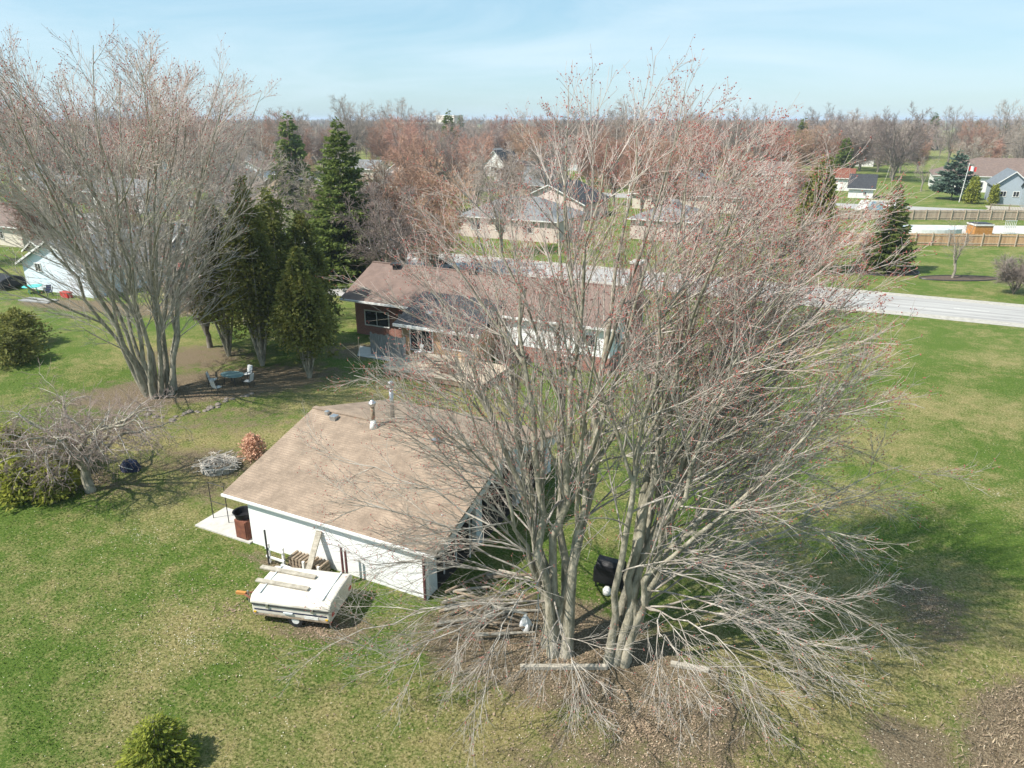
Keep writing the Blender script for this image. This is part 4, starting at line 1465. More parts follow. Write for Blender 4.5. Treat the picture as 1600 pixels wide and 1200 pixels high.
for s1 in (-1, 1):
    wx, wy = cx + .15, cy_ + s1 * (HW - .1)
    tq = []
    pr = [(.16, -.09), (.29, -.09), (.31, -.05), (.31, .05), (.29, .09), (.16, .09)]
    tw = MB()
    k = len(pr)
    nseg = 18
    for i in range(nseg):
        th = 2 * math.pi * i / nseg
        for (rr0, dy) in pr:
            tw.v.append((wx + rr0 * math.cos(th), wy + dy, .31 + rr0 * math.sin(th)))
    for i in range(nseg):
        for j in range(k):
            tw.f.append([i * k + j, ((i + 1) % nseg) * k + j, ((i + 1) % nseg) * k + (j + 1) % k, i * k + (j + 1) % k])
    whl = tw.rot(CAMP, CR).build('wheel', M_rubber, ct)
    hb = MB()
    prs = [(wx + .17 * math.cos(2 * math.pi * i / 14), .31 + .17 * math.sin(2 * math.pi * i / 14)) for i in range(14)]
    hb.prism(prs, 'y', wy - .075, wy + .075)
    hb.rot(CAMP, CR).build('hub', M_whitep, whl)
for xx, s1 in ((cx - HL + .12, -1), (cx + HL - .12, -1)):
    MB().box(xx - .05, xx + .05, cy_ - HW - .03, cy_ - HW + .02, .5, .56).rot(CAMP, CR).build('marker_light', M_yellow, ct)
for xx in (cx - .9, cx + .9):
    MB().box(xx - .05, xx + .05, cy_ - HW - .06, cy_ - HW - .02, .78, .95).rot(CAMP, CR).build('latch', M_metal, ct)
MB().box(cx + .55, cx + 1.1, cy_ - HW - .012, cy_ - HW + .02, .47, .60).rot(CAMP, CR).build('access_hatch', M_whitep, ct)
MB().box(cx - HL + .03, cx + HL - .03, cy_ - HW - .012, cy_ - HW + .02, .385, .45).rot(CAMP, CR).build('rust_trim', M_log, ct)
for s1 in (-1, 1):
    MB().box(cx + HL - .02, cx + HL + .03, cy_ + s1 * .8 - .1, cy_ + s1 * .8 + .1, .55, .68).rot(CAMP, CR).build('tail_light', M_red, ct)
MB().box(cx - .28, cx + .1, cy_ - HW - .05, cy_ - HW + .1, .60, .66).rot(CAMP, CR).build('wheel_arch', M_greyp, ct)
tg = MB().tube([(cx - HL + .1, cy_ - .55, .38), (cx - HL - 1.0, cy_, .38)], .04, 6)
tg.tube([(cx - HL + .1, cy_ + .55, .38), (cx - HL - 1.0, cy_, .38)], .04, 6)
tg.rot(CAMP, CR).build('tow_frame', M_rust, ct)
MB().box(cx - HL - 1.3, cx - HL - .9, cy_ - .06, cy_ + .06, .36, .46).rot(CAMP, CR).build('hitch', M_orange, ct)
MB().tube([(cx - HL - .8, cy_, .0), (cx - HL - .8, cy_, .55)], .035, 8).rot(CAMP, CR).build('jack', M_metal, ct)
for s1 in (-1, 1):
    MB().tube([(cx + HL - .15, cy_ + s1 * .8, .0), (cx + HL - .15, cy_ + s1 * .8, .36)], .035, 6).rot(CAMP, CR).build('support_leg', M_metal, ct)

for i, (p, q_) in enumerate((((-19.62, 17.35), (-17.2, 17.75)), ((-19.15, 16.62), (-16.95, 17.05)))):
    d = Vector((q_[0] - p[0], q_[1] - p[1]))
    L = d.length
    a = math.atan2(d.y, d.x)
    zz = 1.262 if i == 0 else 1.262
    o = MB().box(p[0], p[0] + L, p[1] - .1, p[1] + .1, zz, zz + .05, a, p).build('plank', M_wood)
    tagit(o, ('grey plank lying across the camper roof on the garage side', 'grey plank lying along the middle of the camper roof')[i], 'plank', 'planks on the camper roof')

# white rack with cut firewood under the garage wall
rk = thing('wood_rack', 'low white wooden rack of firewood against the garage wall', 'rack', (-19.6, 19.35, 0))
for x in (-21.0, -20.2, -19.1, -18.3):
    MB().box(x - .05, x + .05, 19.05, 19.13, 0, .95 if x < -20 else .6).build('post', M_whitep, rk)
for z in (.3, .72):
    MB().box(-21.1, -20.1, 18.99, 19.045, z, z + .09).build('rail', M_whitep, rk)
MB().box(-20.3, -18.2, 18.99, 19.045, .08, .17).build('rail', M_whitep, rk)
MB().box(-20.97, -20.91, 18.93, 18.985, 0, 1.7).build('stake', M_dmetal, rk)
rr = random.Random(5)
ends = []
for i in range(30):
    x = -20.0 + (i % 10) * .185
    z = .10 + (i // 10) * .17
    o = MB().tube([(x, 19.2, z), (x, 19.75, z + rr.uniform(-.02, .02))], rr.uniform(.07, .095), 7).build('firewood_log', M_log)
    tagit(o, 'split firewood log stacked in the white rack by the garage', 'log', 'firewood in the white rack')
o = MB().poly([(-18.9, 18.75, .02), (-18.62, 18.75, .02), (-18.62, 19.84, 1.75), (-18.9, 19.84, 1.75), (-18.9, 18.80, .0), (-18.62, 18.80, .0), (-18.62, 19.89, 1.73), (-18.9, 19.89, 1.73)],
              [(0, 1, 2, 3), (7, 6, 5, 4), (0, 4, 5, 1), (1, 5, 6, 2), (2, 6, 7, 3), (3, 7, 4, 0)]).build('plank', M_wood)
tagit(o, 'single weathered plank leaning on the white garage wall', 'plank')
for i, x in enumerate((-17.25, -17.05)):
    o = MB().box(x - .035, x + .035, 19.35, 19.42, 0, 1.65 - .1 * i).build('stake', M_maroon)
    tagit(o, 'thin maroon stake standing between camper and garage wall', 'stake', 'maroon stakes by the garage wall')

# left of the garage: slab, cabinet with tub, trellis frames
o = MB().box(-26.3, -22.85, 19.75, 21.6, 0, .07).build('concrete_slab', M_conc)
tagit(o, 'pale concrete slab at the blind end of the garage', 'slab')
cbn = thing('cabinet', 'reddish brown cabinet standing on the concrete slab by the garage', 'cabinet', (-23.4, 20.1, .07))
MB().box(-23.75, -23.05, 19.85, 20.45, .07, 1.0).build('case', M_rust, cbn, bevel=.02)
MB().box(-23.70, -23.10, 19.82, 19.847, .14, .95).build('door', M_rust, cbn)
tub = thing('plastic_tub', 'black open plastic tub resting on the reddish cabinet', 'tub', (-23.5, 20.2, 1.0))
q = MB().lathe(-23.5, 20.2, [(.34, 1.0), (.42, 1.3), (.47, 1.32), (.40, 1.30), (.32, 1.05)], 14)
q.build('shell', M_black, tub)
for i, (x, y) in enumerate(((-26.0, 20.6), (-24.6, 23.6))):
    t = thing('trellis_frame', ('thin dark metal trellis frame on the slab by the garage', 'thin dark metal trellis frame near the fire pit')[i], 'trellis', (x, y, 0))
    for dx in (0, 1.0):
        MB().tube([(x + dx, y, 0), (x + dx, y, 2.0)], .022, 5).build('post', M_dmetal, t)
    for z in (1.0, 1.98):
        MB().tube([(x, y, z), (x + 1.0, y, z)], .018, 5).build('rail', M_dmetal, t)

# fire pit
fp = thing('fire_pit', 'round ring of pale stones filled with cut branches', 'fire pit', (-29.9, 24.6, 0))
for i in range(16):
    a = i * 2 * math.pi / 16
    rx, ry = .85, .85
    x, y = -29.9 + rx * math.cos(a), 24.6 + ry * math.sin(a)
    for k in range(2):
        MB().box(x - .17, x + .17, y - .11, y + .11, .18 * k, .18 * k + .17, a + 1.57).jitter(.02, i * 2 + k).build('stone', M_stone, fp, bevel=.02)
q = MB()
rr = random.Random(6)
for i in range(90):
    a, b = rr.uniform(0, 6.28), rr.uniform(0, 6.28)
    ra, rb = rr.uniform(.2, 1.5), rr.uniform(.2, 1.2)
    q.tube([(-29.9 + ra * math.cos(a), 24.6 + ra * math.sin(a), rr.uniform(.2, .5)), (-29.9 + rb * math.cos(b), 24.6 + rb * math.sin(b), rr.uniform(.3, .75))], rr.uniform(.008, .022), 4)
tagit(q.build('brush', M_twig, fp), kind='stuff')

# patio table and chairs under the cedars
pt = thing('patio_table', 'oval glass patio table beneath the cedars', 'table', (-39.5, 34.8, 0))
q = MB()
prof = []
ring = [(-39.5 + .95 * math.cos(2 * math.pi * i / 24), 34.8 + .65 * math.sin(2 * math.pi * i / 24)) for i in range(24)]
q.slab([(x, y, .74) for x, y in ring], .03)
q.build('table_top', M_tglass, pt)
for sx, sy in ((-1, -1), (1, -1), (1, 1), (-1, 1)):
    MB().tube([(-39.5 + sx * .55, 34.8 + sy * .35, 0), (-39.5 + sx * .45, 34.8 + sy * .28, .71)], .025, 6).build('leg', M_dmetal, pt)
for (x, y, rz, m, lab) in ((-39.3, 36.0, 0.0, M_fabric, 'white-backed patio chair at the cedar side of the oval table'), (-40.6, 34.0, 2.2, M_fabric, 'white-seated patio chair at the maple side of the oval table'),
                           (-38.1, 34.9, -1.4, M_fabric, 'white-seated patio chair at the house side of the oval table'), (-39.1, 33.0, 3.1, M_fabric, 'white-backed patio chair at the lawn side of the oval table')):
    patio_chair(lab, x, y, 0, rz, m, M_dmetal, 'chairs round the oval patio table')


def rock(x, y, r, seed, m=M_stone, h=.6):
    rr = random.Random(seed)
    q = MB()
    prof = [(.75, 0), (1.0, .3), (.85, .7), (.4, 1.0)]
    for (pr, pz) in prof:
        for j in range(8):
            a = 2 * math.pi * j / 8
            k = pr * rr.uniform(.8, 1.1) * r
            q.v.append((x + k * math.cos(a), y + k * math.sin(a), pz * r * h * rr.uniform(.9, 1.1) - .02))
    for i in range(3):
        for j in range(8):
            q.f.append([i * 8 + j, i * 8 + (j + 1) % 8, (i + 1) * 8 + (j + 1) % 8, (i + 1) * 8 + j])
    q.f.append([24 + j for j in range(8)])
    q.f.append([j for j in range(8)][::-1])
    return q.build('edging_stone', m)


rr = random.Random(12)
pts = [(-41.2, 27.6), (-38.0, 28.3), (-37.7, 29.6), (-37.1, 30.6), (-37.4, 32.2), (-36.4, 34.4)]
k = 0
for i in range(len(pts) - 1):
    for j in range(5):
        f = j / 5
        x = pts[i][0] * (1 - f) + pts[i + 1][0] * f
        y = pts[i][1] * (1 - f) + pts[i + 1][1] * f
        o = rock(x + rr.uniform(-.22, .22), y + rr.uniform(-.22, .22), rr.uniform(.12, .30), k, M_stoned)
        tagit(o, 'grey field stone in the bed edging below the tall left maple', 'stone', 'stones edging the maple bed')
        k += 1

# things under the maple
o = MB().box(-8.55, -5.5, 18.0, 18.16, 0, .16, math.radians(26.1), (-8.55, 18.08)).build('timber', M_wood, bevel=.02)
tagit(o, 'long grey timber lying on the leaf litter in front of the maple stems', 'timber')
o = MB().box(-3.9, -2.6, 20.6, 20.78, 0, .15, .2).build('timber', M_wood, bevel=.02)
tagit(o, 'short timber end lying at the lawn side of the leaning maple', 'timber')
rr = random.Random(8)
labs = 'old weathered branch log in the brush heap between garage and maple'
for i in range(26):
    x, y = rr.uniform(-12.4, -9.6), rr.uniform(19.2, 22.6)
    a = rr.gauss(0.5, .45)
    L = rr.uniform(1.0, 2.4)
    z = .07 + .09 * (i // 6)
    q = MB().tube([(x - L / 2 * math.cos(a), y - L / 2 * math.sin(a), z), (x, y, z + rr.uniform(0, .04)), (x + L / 2 * math.cos(a), y + L / 2 * math.sin(a), z)], rr.uniform(.05, .085), 6, rr.uniform(.03, .05))
    o = q.build('branch_log', M_wood if i % 2 else M_log)
    tagit(o, labs, 'log', 'logs heaped by the maple')
bg = thing('barbecue', 'black covered barbecue with a white gas bottle behind the maple stems', 'barbecue', (-7.2, 23.8, 0))
MB().box(-7.9, -6.6, 23.6, 24.2, .25, .95).build('cart', M_black, bg, bevel=.04)
q = MB().prism([(23.55, .96), (24.25, .96), (24.2, 1.2), (24.0, 1.34), (23.75, 1.3), (23.58, 1.15)], 'x', -7.8, -6.7)
q.build('lid', M_black, bg, bevel=.03)
for x in (-7.8, -6.7):
    for y in (23.7, 24.1):
        MB().tube([(x, y, 0), (x, y, .3)], .03, 6).build('leg', M_dmetal, bg)
MB().lathe(-7.2, 23.35, [(.08, 0), (.16, .06), (.17, .25), (.1, .36), (.05, .38)], 12).build('gas_bottle', M_whitep, bg, smooth=True)
q = MB()
rr = random.Random(3)
prof = [(.16, 0), (.24, .12), (.2, .35), (.1, .55), (.04, .68)]
for (pr, pz) in prof:
    for j in range(9):
        a = 2 * math.pi * j / 9
        kk = pr * rr.uniform(.7, 1.25)
        q.v.append((-9.25 + kk * math.cos(a), 20.0 + kk * math.sin(a), pz))
for i in range(4):
    for j in range(9):
        q.f.append([i * 9 + j, i * 9 + (j + 1) % 9, (i + 1) * 9 + (j + 1) % 9, (i + 1) * 9 + j])
q.f.append([36 + j for j in range(9)])
q.f.append([j for j in range(9)][::-1])
o = q.build('plastic_bag', M_fabric)
tagit(o, 'crumpled white plastic bag at the foot of the maple', 'bag')
tp = thing('tarp_bundle', 'dark blue tarp bundle behind the crooked fruit tree', 'tarp', (-34.2, 22.4, 0))
rr = random.Random(15)
q = MB()
for (pr, pz) in ((1.0, 0), (.95, .3), (.7, .55), (.3, .68)):
    for j in range(12):
        a = 2 * math.pi * j / 12
        kk = pr * rr.uniform(.85, 1.1)
        q.v.append((-34.2 + .62 * kk * math.cos(a), 22.4 + .45 * kk * math.sin(a), pz * .85))
for i in range(3):
    for j in range(12):
        q.f.append([i * 12 + j, i * 12 + (j + 1) % 12, (i + 1) * 12 + (j + 1) % 12, (i + 1) * 12 + j])
q.f.append([36 + j for j in range(12)])
q.build('cover', M_navy, tp)
MB().tube([(-34.75, 22.1, .24), (-34.2, 21.95, .32), (-33.65, 22.1, .24)], .015, 5).build('rope', M_fabric, tp)


# ---- cars behind the house
def car(label, x, y, rz, pm, L=4.5, W=1.8, H=1.45):
    t = thing('parked_car', label, 'car', (x, y, 0), 'cars parked in front of the brick house')
    c = (x, y)
    h = L / 2
    lower = [(-h, .35), (h, .35), (h + .02, .62), (h - .25, .80), (h - 1.15, .90), (-h + .75, .95), (-h + .02, .90)]
    q = MB().prism([(x + p, z) for p, z in lower][::-1], 'y', y - W / 2, y + W / 2)
    q.rot(c, rz).build('body', pm, t, bevel=.09)
    q = MB()
    b = [(-h + .45, .93), (h - 1.15, .89)]
    tp_ = [(-h + 1.0, H), (h - 2.1, H)]
    wi = W / 2 - .08
    wt = W / 2 - .25
    q.poly([(x + b[0][0], y - wi, b[0][1]), (x + b[1][0], y - wi, b[1][1]), (x + b[1][0], y + wi, b[1][1]), (x + b[0][0], y + wi, b[0][1]),
            (x + tp_[0][0], y - wt, H - .04), (x + tp_[1][0], y - wt, H - .04), (x + tp_[1][0], y + wt, H - .04), (x + tp_[0][0], y + wt, H - .04)],
           [(3, 2, 1, 0), (4, 5, 6, 7), (0, 1, 5, 4), (1, 2, 6, 5), (2, 3, 7, 6), (3, 0, 4, 7)])
    q.rot(c, rz).build('windows', M_glass, t)
    q = MB().slab([(x + tp_[0][0] - .03, y - wt - .02, H), (x + tp_[1][0] + .03, y - wt - .02, H), (x + tp_[1][0] + .03, y + wt + .02, H), (x + tp_[0][0] - .03, y + wt + .02, H)], .05)
    q.rot(c, rz).build('roof', pm, t, bevel=.02)
    for sx in (-1, 1):
        for sy in (-1, 1):
            wx, wy = x + sx * (h - .85), y + sy * (W / 2 - .1)
            q = MB().prism([(wx + .32 * math.cos(2 * math.pi * i / 16), .32 + .32 * math.sin(2 * math.pi * i / 16)) for i in range(16)], 'y', wy - .11, wy + .11)
            wo = q.rot(c, rz).build('wheel', M_rubber, t)
            q = MB().prism([(wx + .19 * math.cos(2 * math.pi * i / 12), .32 + .19 * math.sin(2 * math.pi * i / 12)) for i in range(12)], 'y', wy - .12, wy + .12)
            q.rot(c, rz).build('hub', M_metal, wo)
    for sy in (-1, 1):
        MB().box(x + h - .08, x + h + .03, y + sy * .62 - .18, y + sy * .62 + .18, .62, .74).rot(c, rz).build('headlight', M_whitep, t)
        MB().box(x - h - .03, x - h + .08, y + sy * .66 - .14, y + sy * .66 + .14, .66, .82).rot(c, rz).build('tail_light', M_red, t)


car('light blue car parked in the driveway beyond the brick roof', -55.5, 77.0, .2, M_carb)
car('dark car parked in the driveway nearest the brick house', -52.6, 74.6, .2, M_card)
car('silver car parked on the driveway under the bare street trees', -47.6, 77.0, .3, M_carg)
car('dark car standing by the white-gabled house across the street', -108.0, 212.0, .5, M_card)

# ---- neighbours on the left
gable_house('white_house', 'pale blue-white gabled house behind garden clutter', 'house', -84.4, -73.0, 47.6, 64.0, 3.1, 5.75, 'y', M_lblue, M_roofgr,
            wins=(('S', -82.1, -81.0, 2.1, 3.1),))
gable_house('white_house', 'tall narrow white gabled house with a row of small dark windows', 'house', -74.4, -68.6, 59.5, 72, 3.9, 6.2, 'y', M_whitep, M_roofgr,
            wins=(('S', -72.7, -71.9, 3.5, 4.1), ('S', -71.5, -70.7, 3.5, 4.1), ('S', -70.4, -69.6, 1.2, 1.9)))
hip_house('beige_house', 'low beige house with a brown hipped roof at the left edge beside the road', -134, -112, 64, 74, 3.0, 5.6, M_cream, M_roofbr, wins=(('S', -118, -116.4, 1, 2.2), ('S', -126, -124, 1, 2.2)))
gable_house('white_house', 'long bright white house with pale grey roof across the road', 'house', -152, -134, 102, 111, 3.6, 6.0, 'x', M_whitep, M_roofgr, wins=(('S', -147, -145, 1.2, 2.4), ('S', -140, -138, 1.2, 2.4)))
gable_house('teal_roof_house', 'house with a greenish grey roof among the trees behind the long white house', 'house', -205, -188, 120, 132, 3.2, 6.6, 'x', M_cream, M_roofbl)
gable_house('garden_shed', 'small cream shed with brown roof beside the pale blue-white house', 'shed', -97.5, -93.5, 56, 60, 2.2, 3.4, 'y', M_cream, M_roofbr)

# clutter by the white house
t = thing('garden_table', 'round turquoise garden table by the pale blue-white house', 'table', (-81.4, 46.4, 0))
MB().lathe(-81.4, 46.4, [(.9, .70), (1.0, .74), (.95, .77)], 18).build('table_top', M_teal, t)
for i in range(4):
    a = i * 1.57 + .4
    MB().tube([(-81.4 + .6 * math.cos(a), 46.4 + .6 * math.sin(a), 0), (-81.4 + .4 * math.cos(a), 46.4 + .4 * math.sin(a), .72)], .03, 5).build('leg', M_teal, t)
for i, (x, y, rz) in enumerate(((-79.2, 46.6, .4), (-78.2, 46.2, -.5))):
    patio_chair(('navy garden chair beside the turquoise table', 'navy garden chair nearest the red box')[i], x, y, 0, rz, M_navy, M_navy, 'navy garden chairs')
t = thing('toy_box', 'red box standing against the pale blue-white house', 'box', (-76.0, 46.6, 0))
MB().box(-76.6, -75.4, 46.3, 46.9, 0, .55).build('box', M_red, t, bevel=.03)
MB().box(-76.65, -75.35, 46.25, 46.95, .55, .62).build('lid', M_red, t)
o = MB().box(-79.2, -75.2, 43.6, 45.0, .0, .12, .15).build('pallet_stack', M_fenceg)
tagit(o, 'flat grey panel lying on the soil in front of the pale blue-white house', 'panel')
t = thing('covered_trailer', 'dark tarp-covered load beside the pale blue-white house', 'trailer', (-86.5, 46.5, 0))
q = MB().prism([(45.2, .3), (48.0, .3), (47.9, 1.2), (46.6, 1.55), (45.3, 1.15)], 'x', -89.5, -85.0)
q.build('cover', M_black, t, bevel=.1)
for xx in (-88.5, -86):
    for yy in (45.3, 47.9):
        MB().box(xx - .1, xx + .1, yy - .1, yy + .1, 0, .31).build('block', M_log, t)
# play set
t = thing('play_set', 'wooden play set with red roof and yellow slide in the neighbouring yard', 'play set', (-67.0, 55.0, 0))
for x in (-68.2, -66.8):
    for y in (54.4, 55.8):
        MB().box(x - .06, x + .06, y - .06, y + .06, 0, 2.2).build('post', M_orange, t)
MB().box(-68.3, -66.7, 54.3, 55.9, 1.0, 1.1).build('platform', M_orange, t)
q = MB().slab([(-68.5, 54.2, 2.2), (-66.5, 54.2, 2.2), (-66.5, 55.1, 2.9), (-68.5, 55.1, 2.9)], .05)
q.slab([(-68.5, 55.1, 2.9), (-66.5, 55.1, 2.9), (-66.5, 56.0, 2.2), (-68.5, 56.0, 2.2)], .05)
q.build('roof', M_red, t)
MB().slab([(-66.7, 54.6, 1.12), (-64.6, 54.6, .15), (-64.6, 55.2, .15), (-66.7, 55.2, 1.12)], .08).build('slide', M_yellow, t)
for z in (.35, .6, .85):
    MB().box(-68.2, -66.8, 54.2, 54.3, z, z + .1).build('rail', M_orange, t)

# ---- neighbours across the road
hip_house('cream_house', 'long cream brick bungalow with a grey hipped roof across the road', -59.6, -42.6, 102.5, 114, 3.3, 6.2, M_brickc, M_roofgr,
          wins=(('S', -57.6, -55.8, 1.2, 2.4), ('S', -53.2, -51.4, 1.2, 2.4), ('S', -48.4, -46.6, 1.2, 2.4)))
gable_house('dark_roof_house', 'house with charcoal roof and white rake boards behind the cream bungalow', 'house', -62, -48, 128, 142, 3.2, 6.4, 'y', M_pink, M_roofd)
gable_house('white_gable_house', 'white house with a steep front gable beside the side street', 'house', -118, -110, 219, 232, 4.0, 8.2, 'y', M_whitep, M_roofd, wins=(('S', -115.2, -112.8, 1.4, 3.0),))
gable_house('white_gable_house', 'white house wing with a second taller gable beside the first', 'house', -108, -99, 224, 236, 4.8, 9.2, 'y', M_whitep, M_roofd, wins=(('S', -105, -102.6, 1.4, 3.0),))
gable_house('pink_house', 'pinkish stucco house gable behind the tall spruce', 'house', -128, -118, 178, 192, 3.6, 6.8, 'y', M_pink, M_roofbr, wins=(('S', -124, -122, 1.2, 2.5),))
hip_house('tan_house', 'tan brick house with a pale brown hipped roof', -145, -126, 228, 240, 3.4, 6.8, M_brickt, M_roofbr, wins=(('S', -134, -131, 1, 2.4),))
gable_house('grey_roof_house', 'wide house with a pale grey gable roof above the russet trees', 'house', -205, -184, 282, 296, 3.4, 8.4, 'y', M_cream, M_roofgr)
gable_house('blue_roof_house', 'two-storey house with a long slate-blue roof', 'house', -198, -166, 352, 364, 6.0, 9.4, 'x', M_brickt, M_roofbl, wins=(('S', -194, -190, 3.6, 5.2), ('S', -186, -182, 3.6, 5.2), ('S', -178, -174, 3.6, 5.2)))
gable_house('small_red_roof_house', 'little house with an orange-red gable roof behind the tan house', 'house', -172, -164, 272, 280, 4.6, 7.4, 'y', M_brick, M_rust)
hip_house('bungalow', 'wide cream bungalow with brown hipped roof by the side street', -46, -24, 152, 164, 3.2, 6.0, M_cream, M_roofbr, wins=(('S', -42, -39, 1, 2.4), ('S', -30, -27, 1, 2.4)))
hip_house('bungalow', 'pale brick bungalow with grey hipped roof hidden behind the leaning maple', -34, -24, 112, 124, 3.2, 5.8, M_brickc, M_roofgr)
gable_house('bungalow', 'white bungalow with charcoal roof seen through the leaning maple', 'house', -70, -52, 205, 216, 3.2, 6.2, 'x', M_whitep, M_roofd)
gable_house('bungalow', 'cream bungalow with russet roof seen through the leaning maple', 'house', -40, -22, 226, 238, 3.2, 6.2, 'x', M_cream, M_roofbr)
gable_house('bungalow', 'long low brick bungalow far behind the tall spruce', 'house', -230, -206, 210, 222, 3.2, 6.2, 'x', M_brickt, M_roofgr)
gable_house('bungalow', 'far white house with grey roof behind the grey bare trees on the right', 'house', -22, -2, 330, 342, 3.6, 6.8, 'x', M_whitep, M_roofgr)
# right
hip_house('beige_bungalow', 'bungalow with a wide warm brown hipped roof behind the blue-green spruce', 13.6, 44, 226, 246, 4.0, 8.2, M_whitep, M_roofbr, wins=(('S', 22, 25, 1.2, 2.6),))
bh = gable_house('blue_grey_house', 'blue-grey house with several gables and a raised dark deck', 'house', 29.0, 44, 178, 194, 4.2, 7.4, 'x', M_bgrey, M_roofbl, wins=(('S', 30, 32.4, 1.4, 3.2),))
gable_house('blue_grey_house', 'blue-grey house wing with a pale front gable beside the dark deck', 'house', 23.8, 30.5, 194, 208, 4.4, 7.2, 'y', M_bgrey, M_roofbl, wins=(('S', 25.0, 26.2, 1.8, 3.0), ('S', 27.4, 28.6, 1.8, 3.0)))
gable_house('white_shed', 'white pool house with a steep black roof', 'shed', -5.6, -0.2, 196, 203, 2.6, 5.4, 'x', M_whitep, M_roofd, wins=(('S', -2.4, -1.6, .8, 1.6),))
gable_house('white_shed', 'tiny white shed with red-brown roof behind the pool house', 'shed', -9.5, -5.6, 215, 220, 3.6, 5.6, 'x', M_whitep, M_rust)

# more houses of the subdivision, seen in pieces between the trees
walls = [('cream', M_cream), ('white', M_whitep), ('tan brick', M_brickt), ('pinkish', M_pink), ('pale blue', M_lblue)]
roofs = [('grey', M_roofgr), ('brown', M_roofbr), ('charcoal', M_roofd), ('blue-grey', M_roofbl)]
hs_ = [(-92, 118), (-100, 150), (-118, 128), (-160, 150), (-176, 178), (-150, 196), (-92, 196), (-76, 168), (-20, 196), (-100, 262), (-140, 270), (-60, 260), (-82, 300), (-130, 310), (-230, 260), (-236, 168), (-250, 130), (-170, 110), (-46, 190), (-206, 160)]
rh = random.Random(31)
XH = []
for i, (x, y) in enumerate(hs_):
    wn_, wm_ = walls[i % 5]
    rn_, rm_ = roofs[(i * 7 // 5 + i) % 4]
    w_, d_ = rh.uniform(12, 17), rh.uniform(9, 12)
    lab = '%s %s with a %s %s roof among the subdivision trees' % (('low', 'broad')[i % 2], wn_ + ' house', ('shallow', 'steeper')[(i // 2) % 2], rn_)
    wi = (('S', x - 4.5, x - 2.5, 1.0, 2.4), ('S', x + 1.5, x + 4.0, 1.0, 2.4))
    if i % 3:
        gable_house('subdivision_house', lab, 'house', x - w_ / 2, x + w_ / 2, y - d_ / 2, y + d_ / 2, 3.2, 5.6 + 1.2 * ((i // 2) % 2), 'x' if i % 2 else 'y', wm_, rm_, wins=wi, group='houses of the subdivision')
    else:
        hip_house('subdivision_house', lab, x - w_ / 2, x + w_ / 2, y - d_ / 2, y + d_ / 2, 3.2, 5.4 + 1.2 * ((i // 2) % 2), wm_, rm_, wins=wi, group='houses of the subdivision')
    XH.append((x - w_ / 2, x + w_ / 2, y - d_ / 2 - 6, y + d_ / 2))

# raised dark deck of the blue-grey house
t = thing('raised_deck', 'raised dark deck with railing and stairs on the blue-grey house', 'deck', (24.5, 172, 0))
MB().box(20.6, 30.0, 168.6, 175.8, 1.3, 1.45).build('deck_floor', M_wood, t)
for x in (20.7, 23.8, 26.9, 29.9):
    MB().box(x - .09, x + .09, 168.6, 168.78, 0, 2.5).build('post', M_log, t)
MB().box(20.7, 30, 168.62, 168.76, 2.4, 2.5).build('rail', M_wood, t)
q = MB()
x = 20.8
while x < 30:
    q.box(x, x + .05, 168.66, 168.72, 1.45, 2.4)
    x += .25
tagit(q.build('balusters', M_log, t), kind='stuff')
q = MB()
for i in range(7):
    q.box(18.4 + i * .32, 18.78 + i * .32, 168.8, 170.6, .18 * i, .18 * i + .2)
q.build('stairs', M_wood, t)

# two cedar fences, angled like the yards behind the road


def fence(label, p0, p1, h, m, group):
    t = thing('board_fence', label, 'fence', (p0[0], p0[1], 0), group)
    d = Vector((p1[0] - p0[0], p1[1] - p0[1]))
    L = d.length
    a = math.atan2(d.y, d.x)
    rr = random.Random(int(L * 10))
    q = MB()
    s = 0.0
    while s < L:
        q.box(p0[0] + s, p0[0] + s + .14, p0[1] - .015, p0[1] + .015, .04, h + rr.uniform(-.03, .03), a, p0)
        s += .152
    tagit(q.build('fence_boards', m, t), kind='stuff')
    s = 0.0
    while s <= L + .1:
        MB().box(p0[0] + s - .06, p0[0] + s + .06, p0[1] - .17, p0[1] - .065, 0, h + .18, a, p0).build('post', M_deck, t)
        s += 2.4
    for z in (.35, h - .3):
        MB().box(p0[0], p0[0] + L, p0[1] - .06, p0[1] - .018, z, z + .1, a, p0).build('rail', M_deck, t)


fence('orange-brown board fence along the lawn beyond the road', (-9.0, 118.5), (30.0, 133.8), 1.8, M_fence, 'board fences beyond the road')
fence('weathered brown board fence behind the covered pool and hot tub', (-6.0, 151.5), (31.0, 168.0), 1.8, M_fence2, 'board fences beyond the road')
# covered pool, hot tub, patio
struct('pool_patio', sheet([(5.5, 138), (30, 148), (27.5, 158), (3.0, 148)], 0.016), M_conc)
pl = thing('covered_pool', 'above-ground pool with a pale winter cover between the two board fences', 'pool', (9.0, 138.0, 0))
ring = [(9.0 + 5.2 * math.cos(2 * math.pi * i / 28 + 0), 138.0 + 2.8 * math.sin(2 * math.pi * i / 28)) for i in range(28)]
cs_, sn_ = math.cos(.4), math.sin(.4)
ring = [(9 + (x - 9) * cs_ - (y - 138) * sn_, 138 + (x - 9) * sn_ + (y - 138) * cs_) for x, y in ring]
MB().slab([(x, y, 1.1) for x, y in ring], 1.1).build('pool_wall', M_whitep, pl)
MB().slab([(9 + (x - 9) * .95, 138 + (y - 138) * .95, 1.13) for x, y in ring], .026).build('winter_cover', M_cover, pl)
tb = thing('hot_tub', 'square hot tub with dark lid and orange wood sides', 'hot tub', (16.6, 142.0, 0))
MB().box(15.2, 18.0, 140.8, 143.4, 0, 1.5, .4).build('cabinet', M_orange, tb)
MB().box(15.1, 18.1, 140.7, 143.5, 1.5, 1.72, .4).build('rim', M_whitep, tb)
MB().box(15.3, 17.9, 140.9, 143.3, 1.72, 1.85, .4).build('lid', M_dmetal, tb)
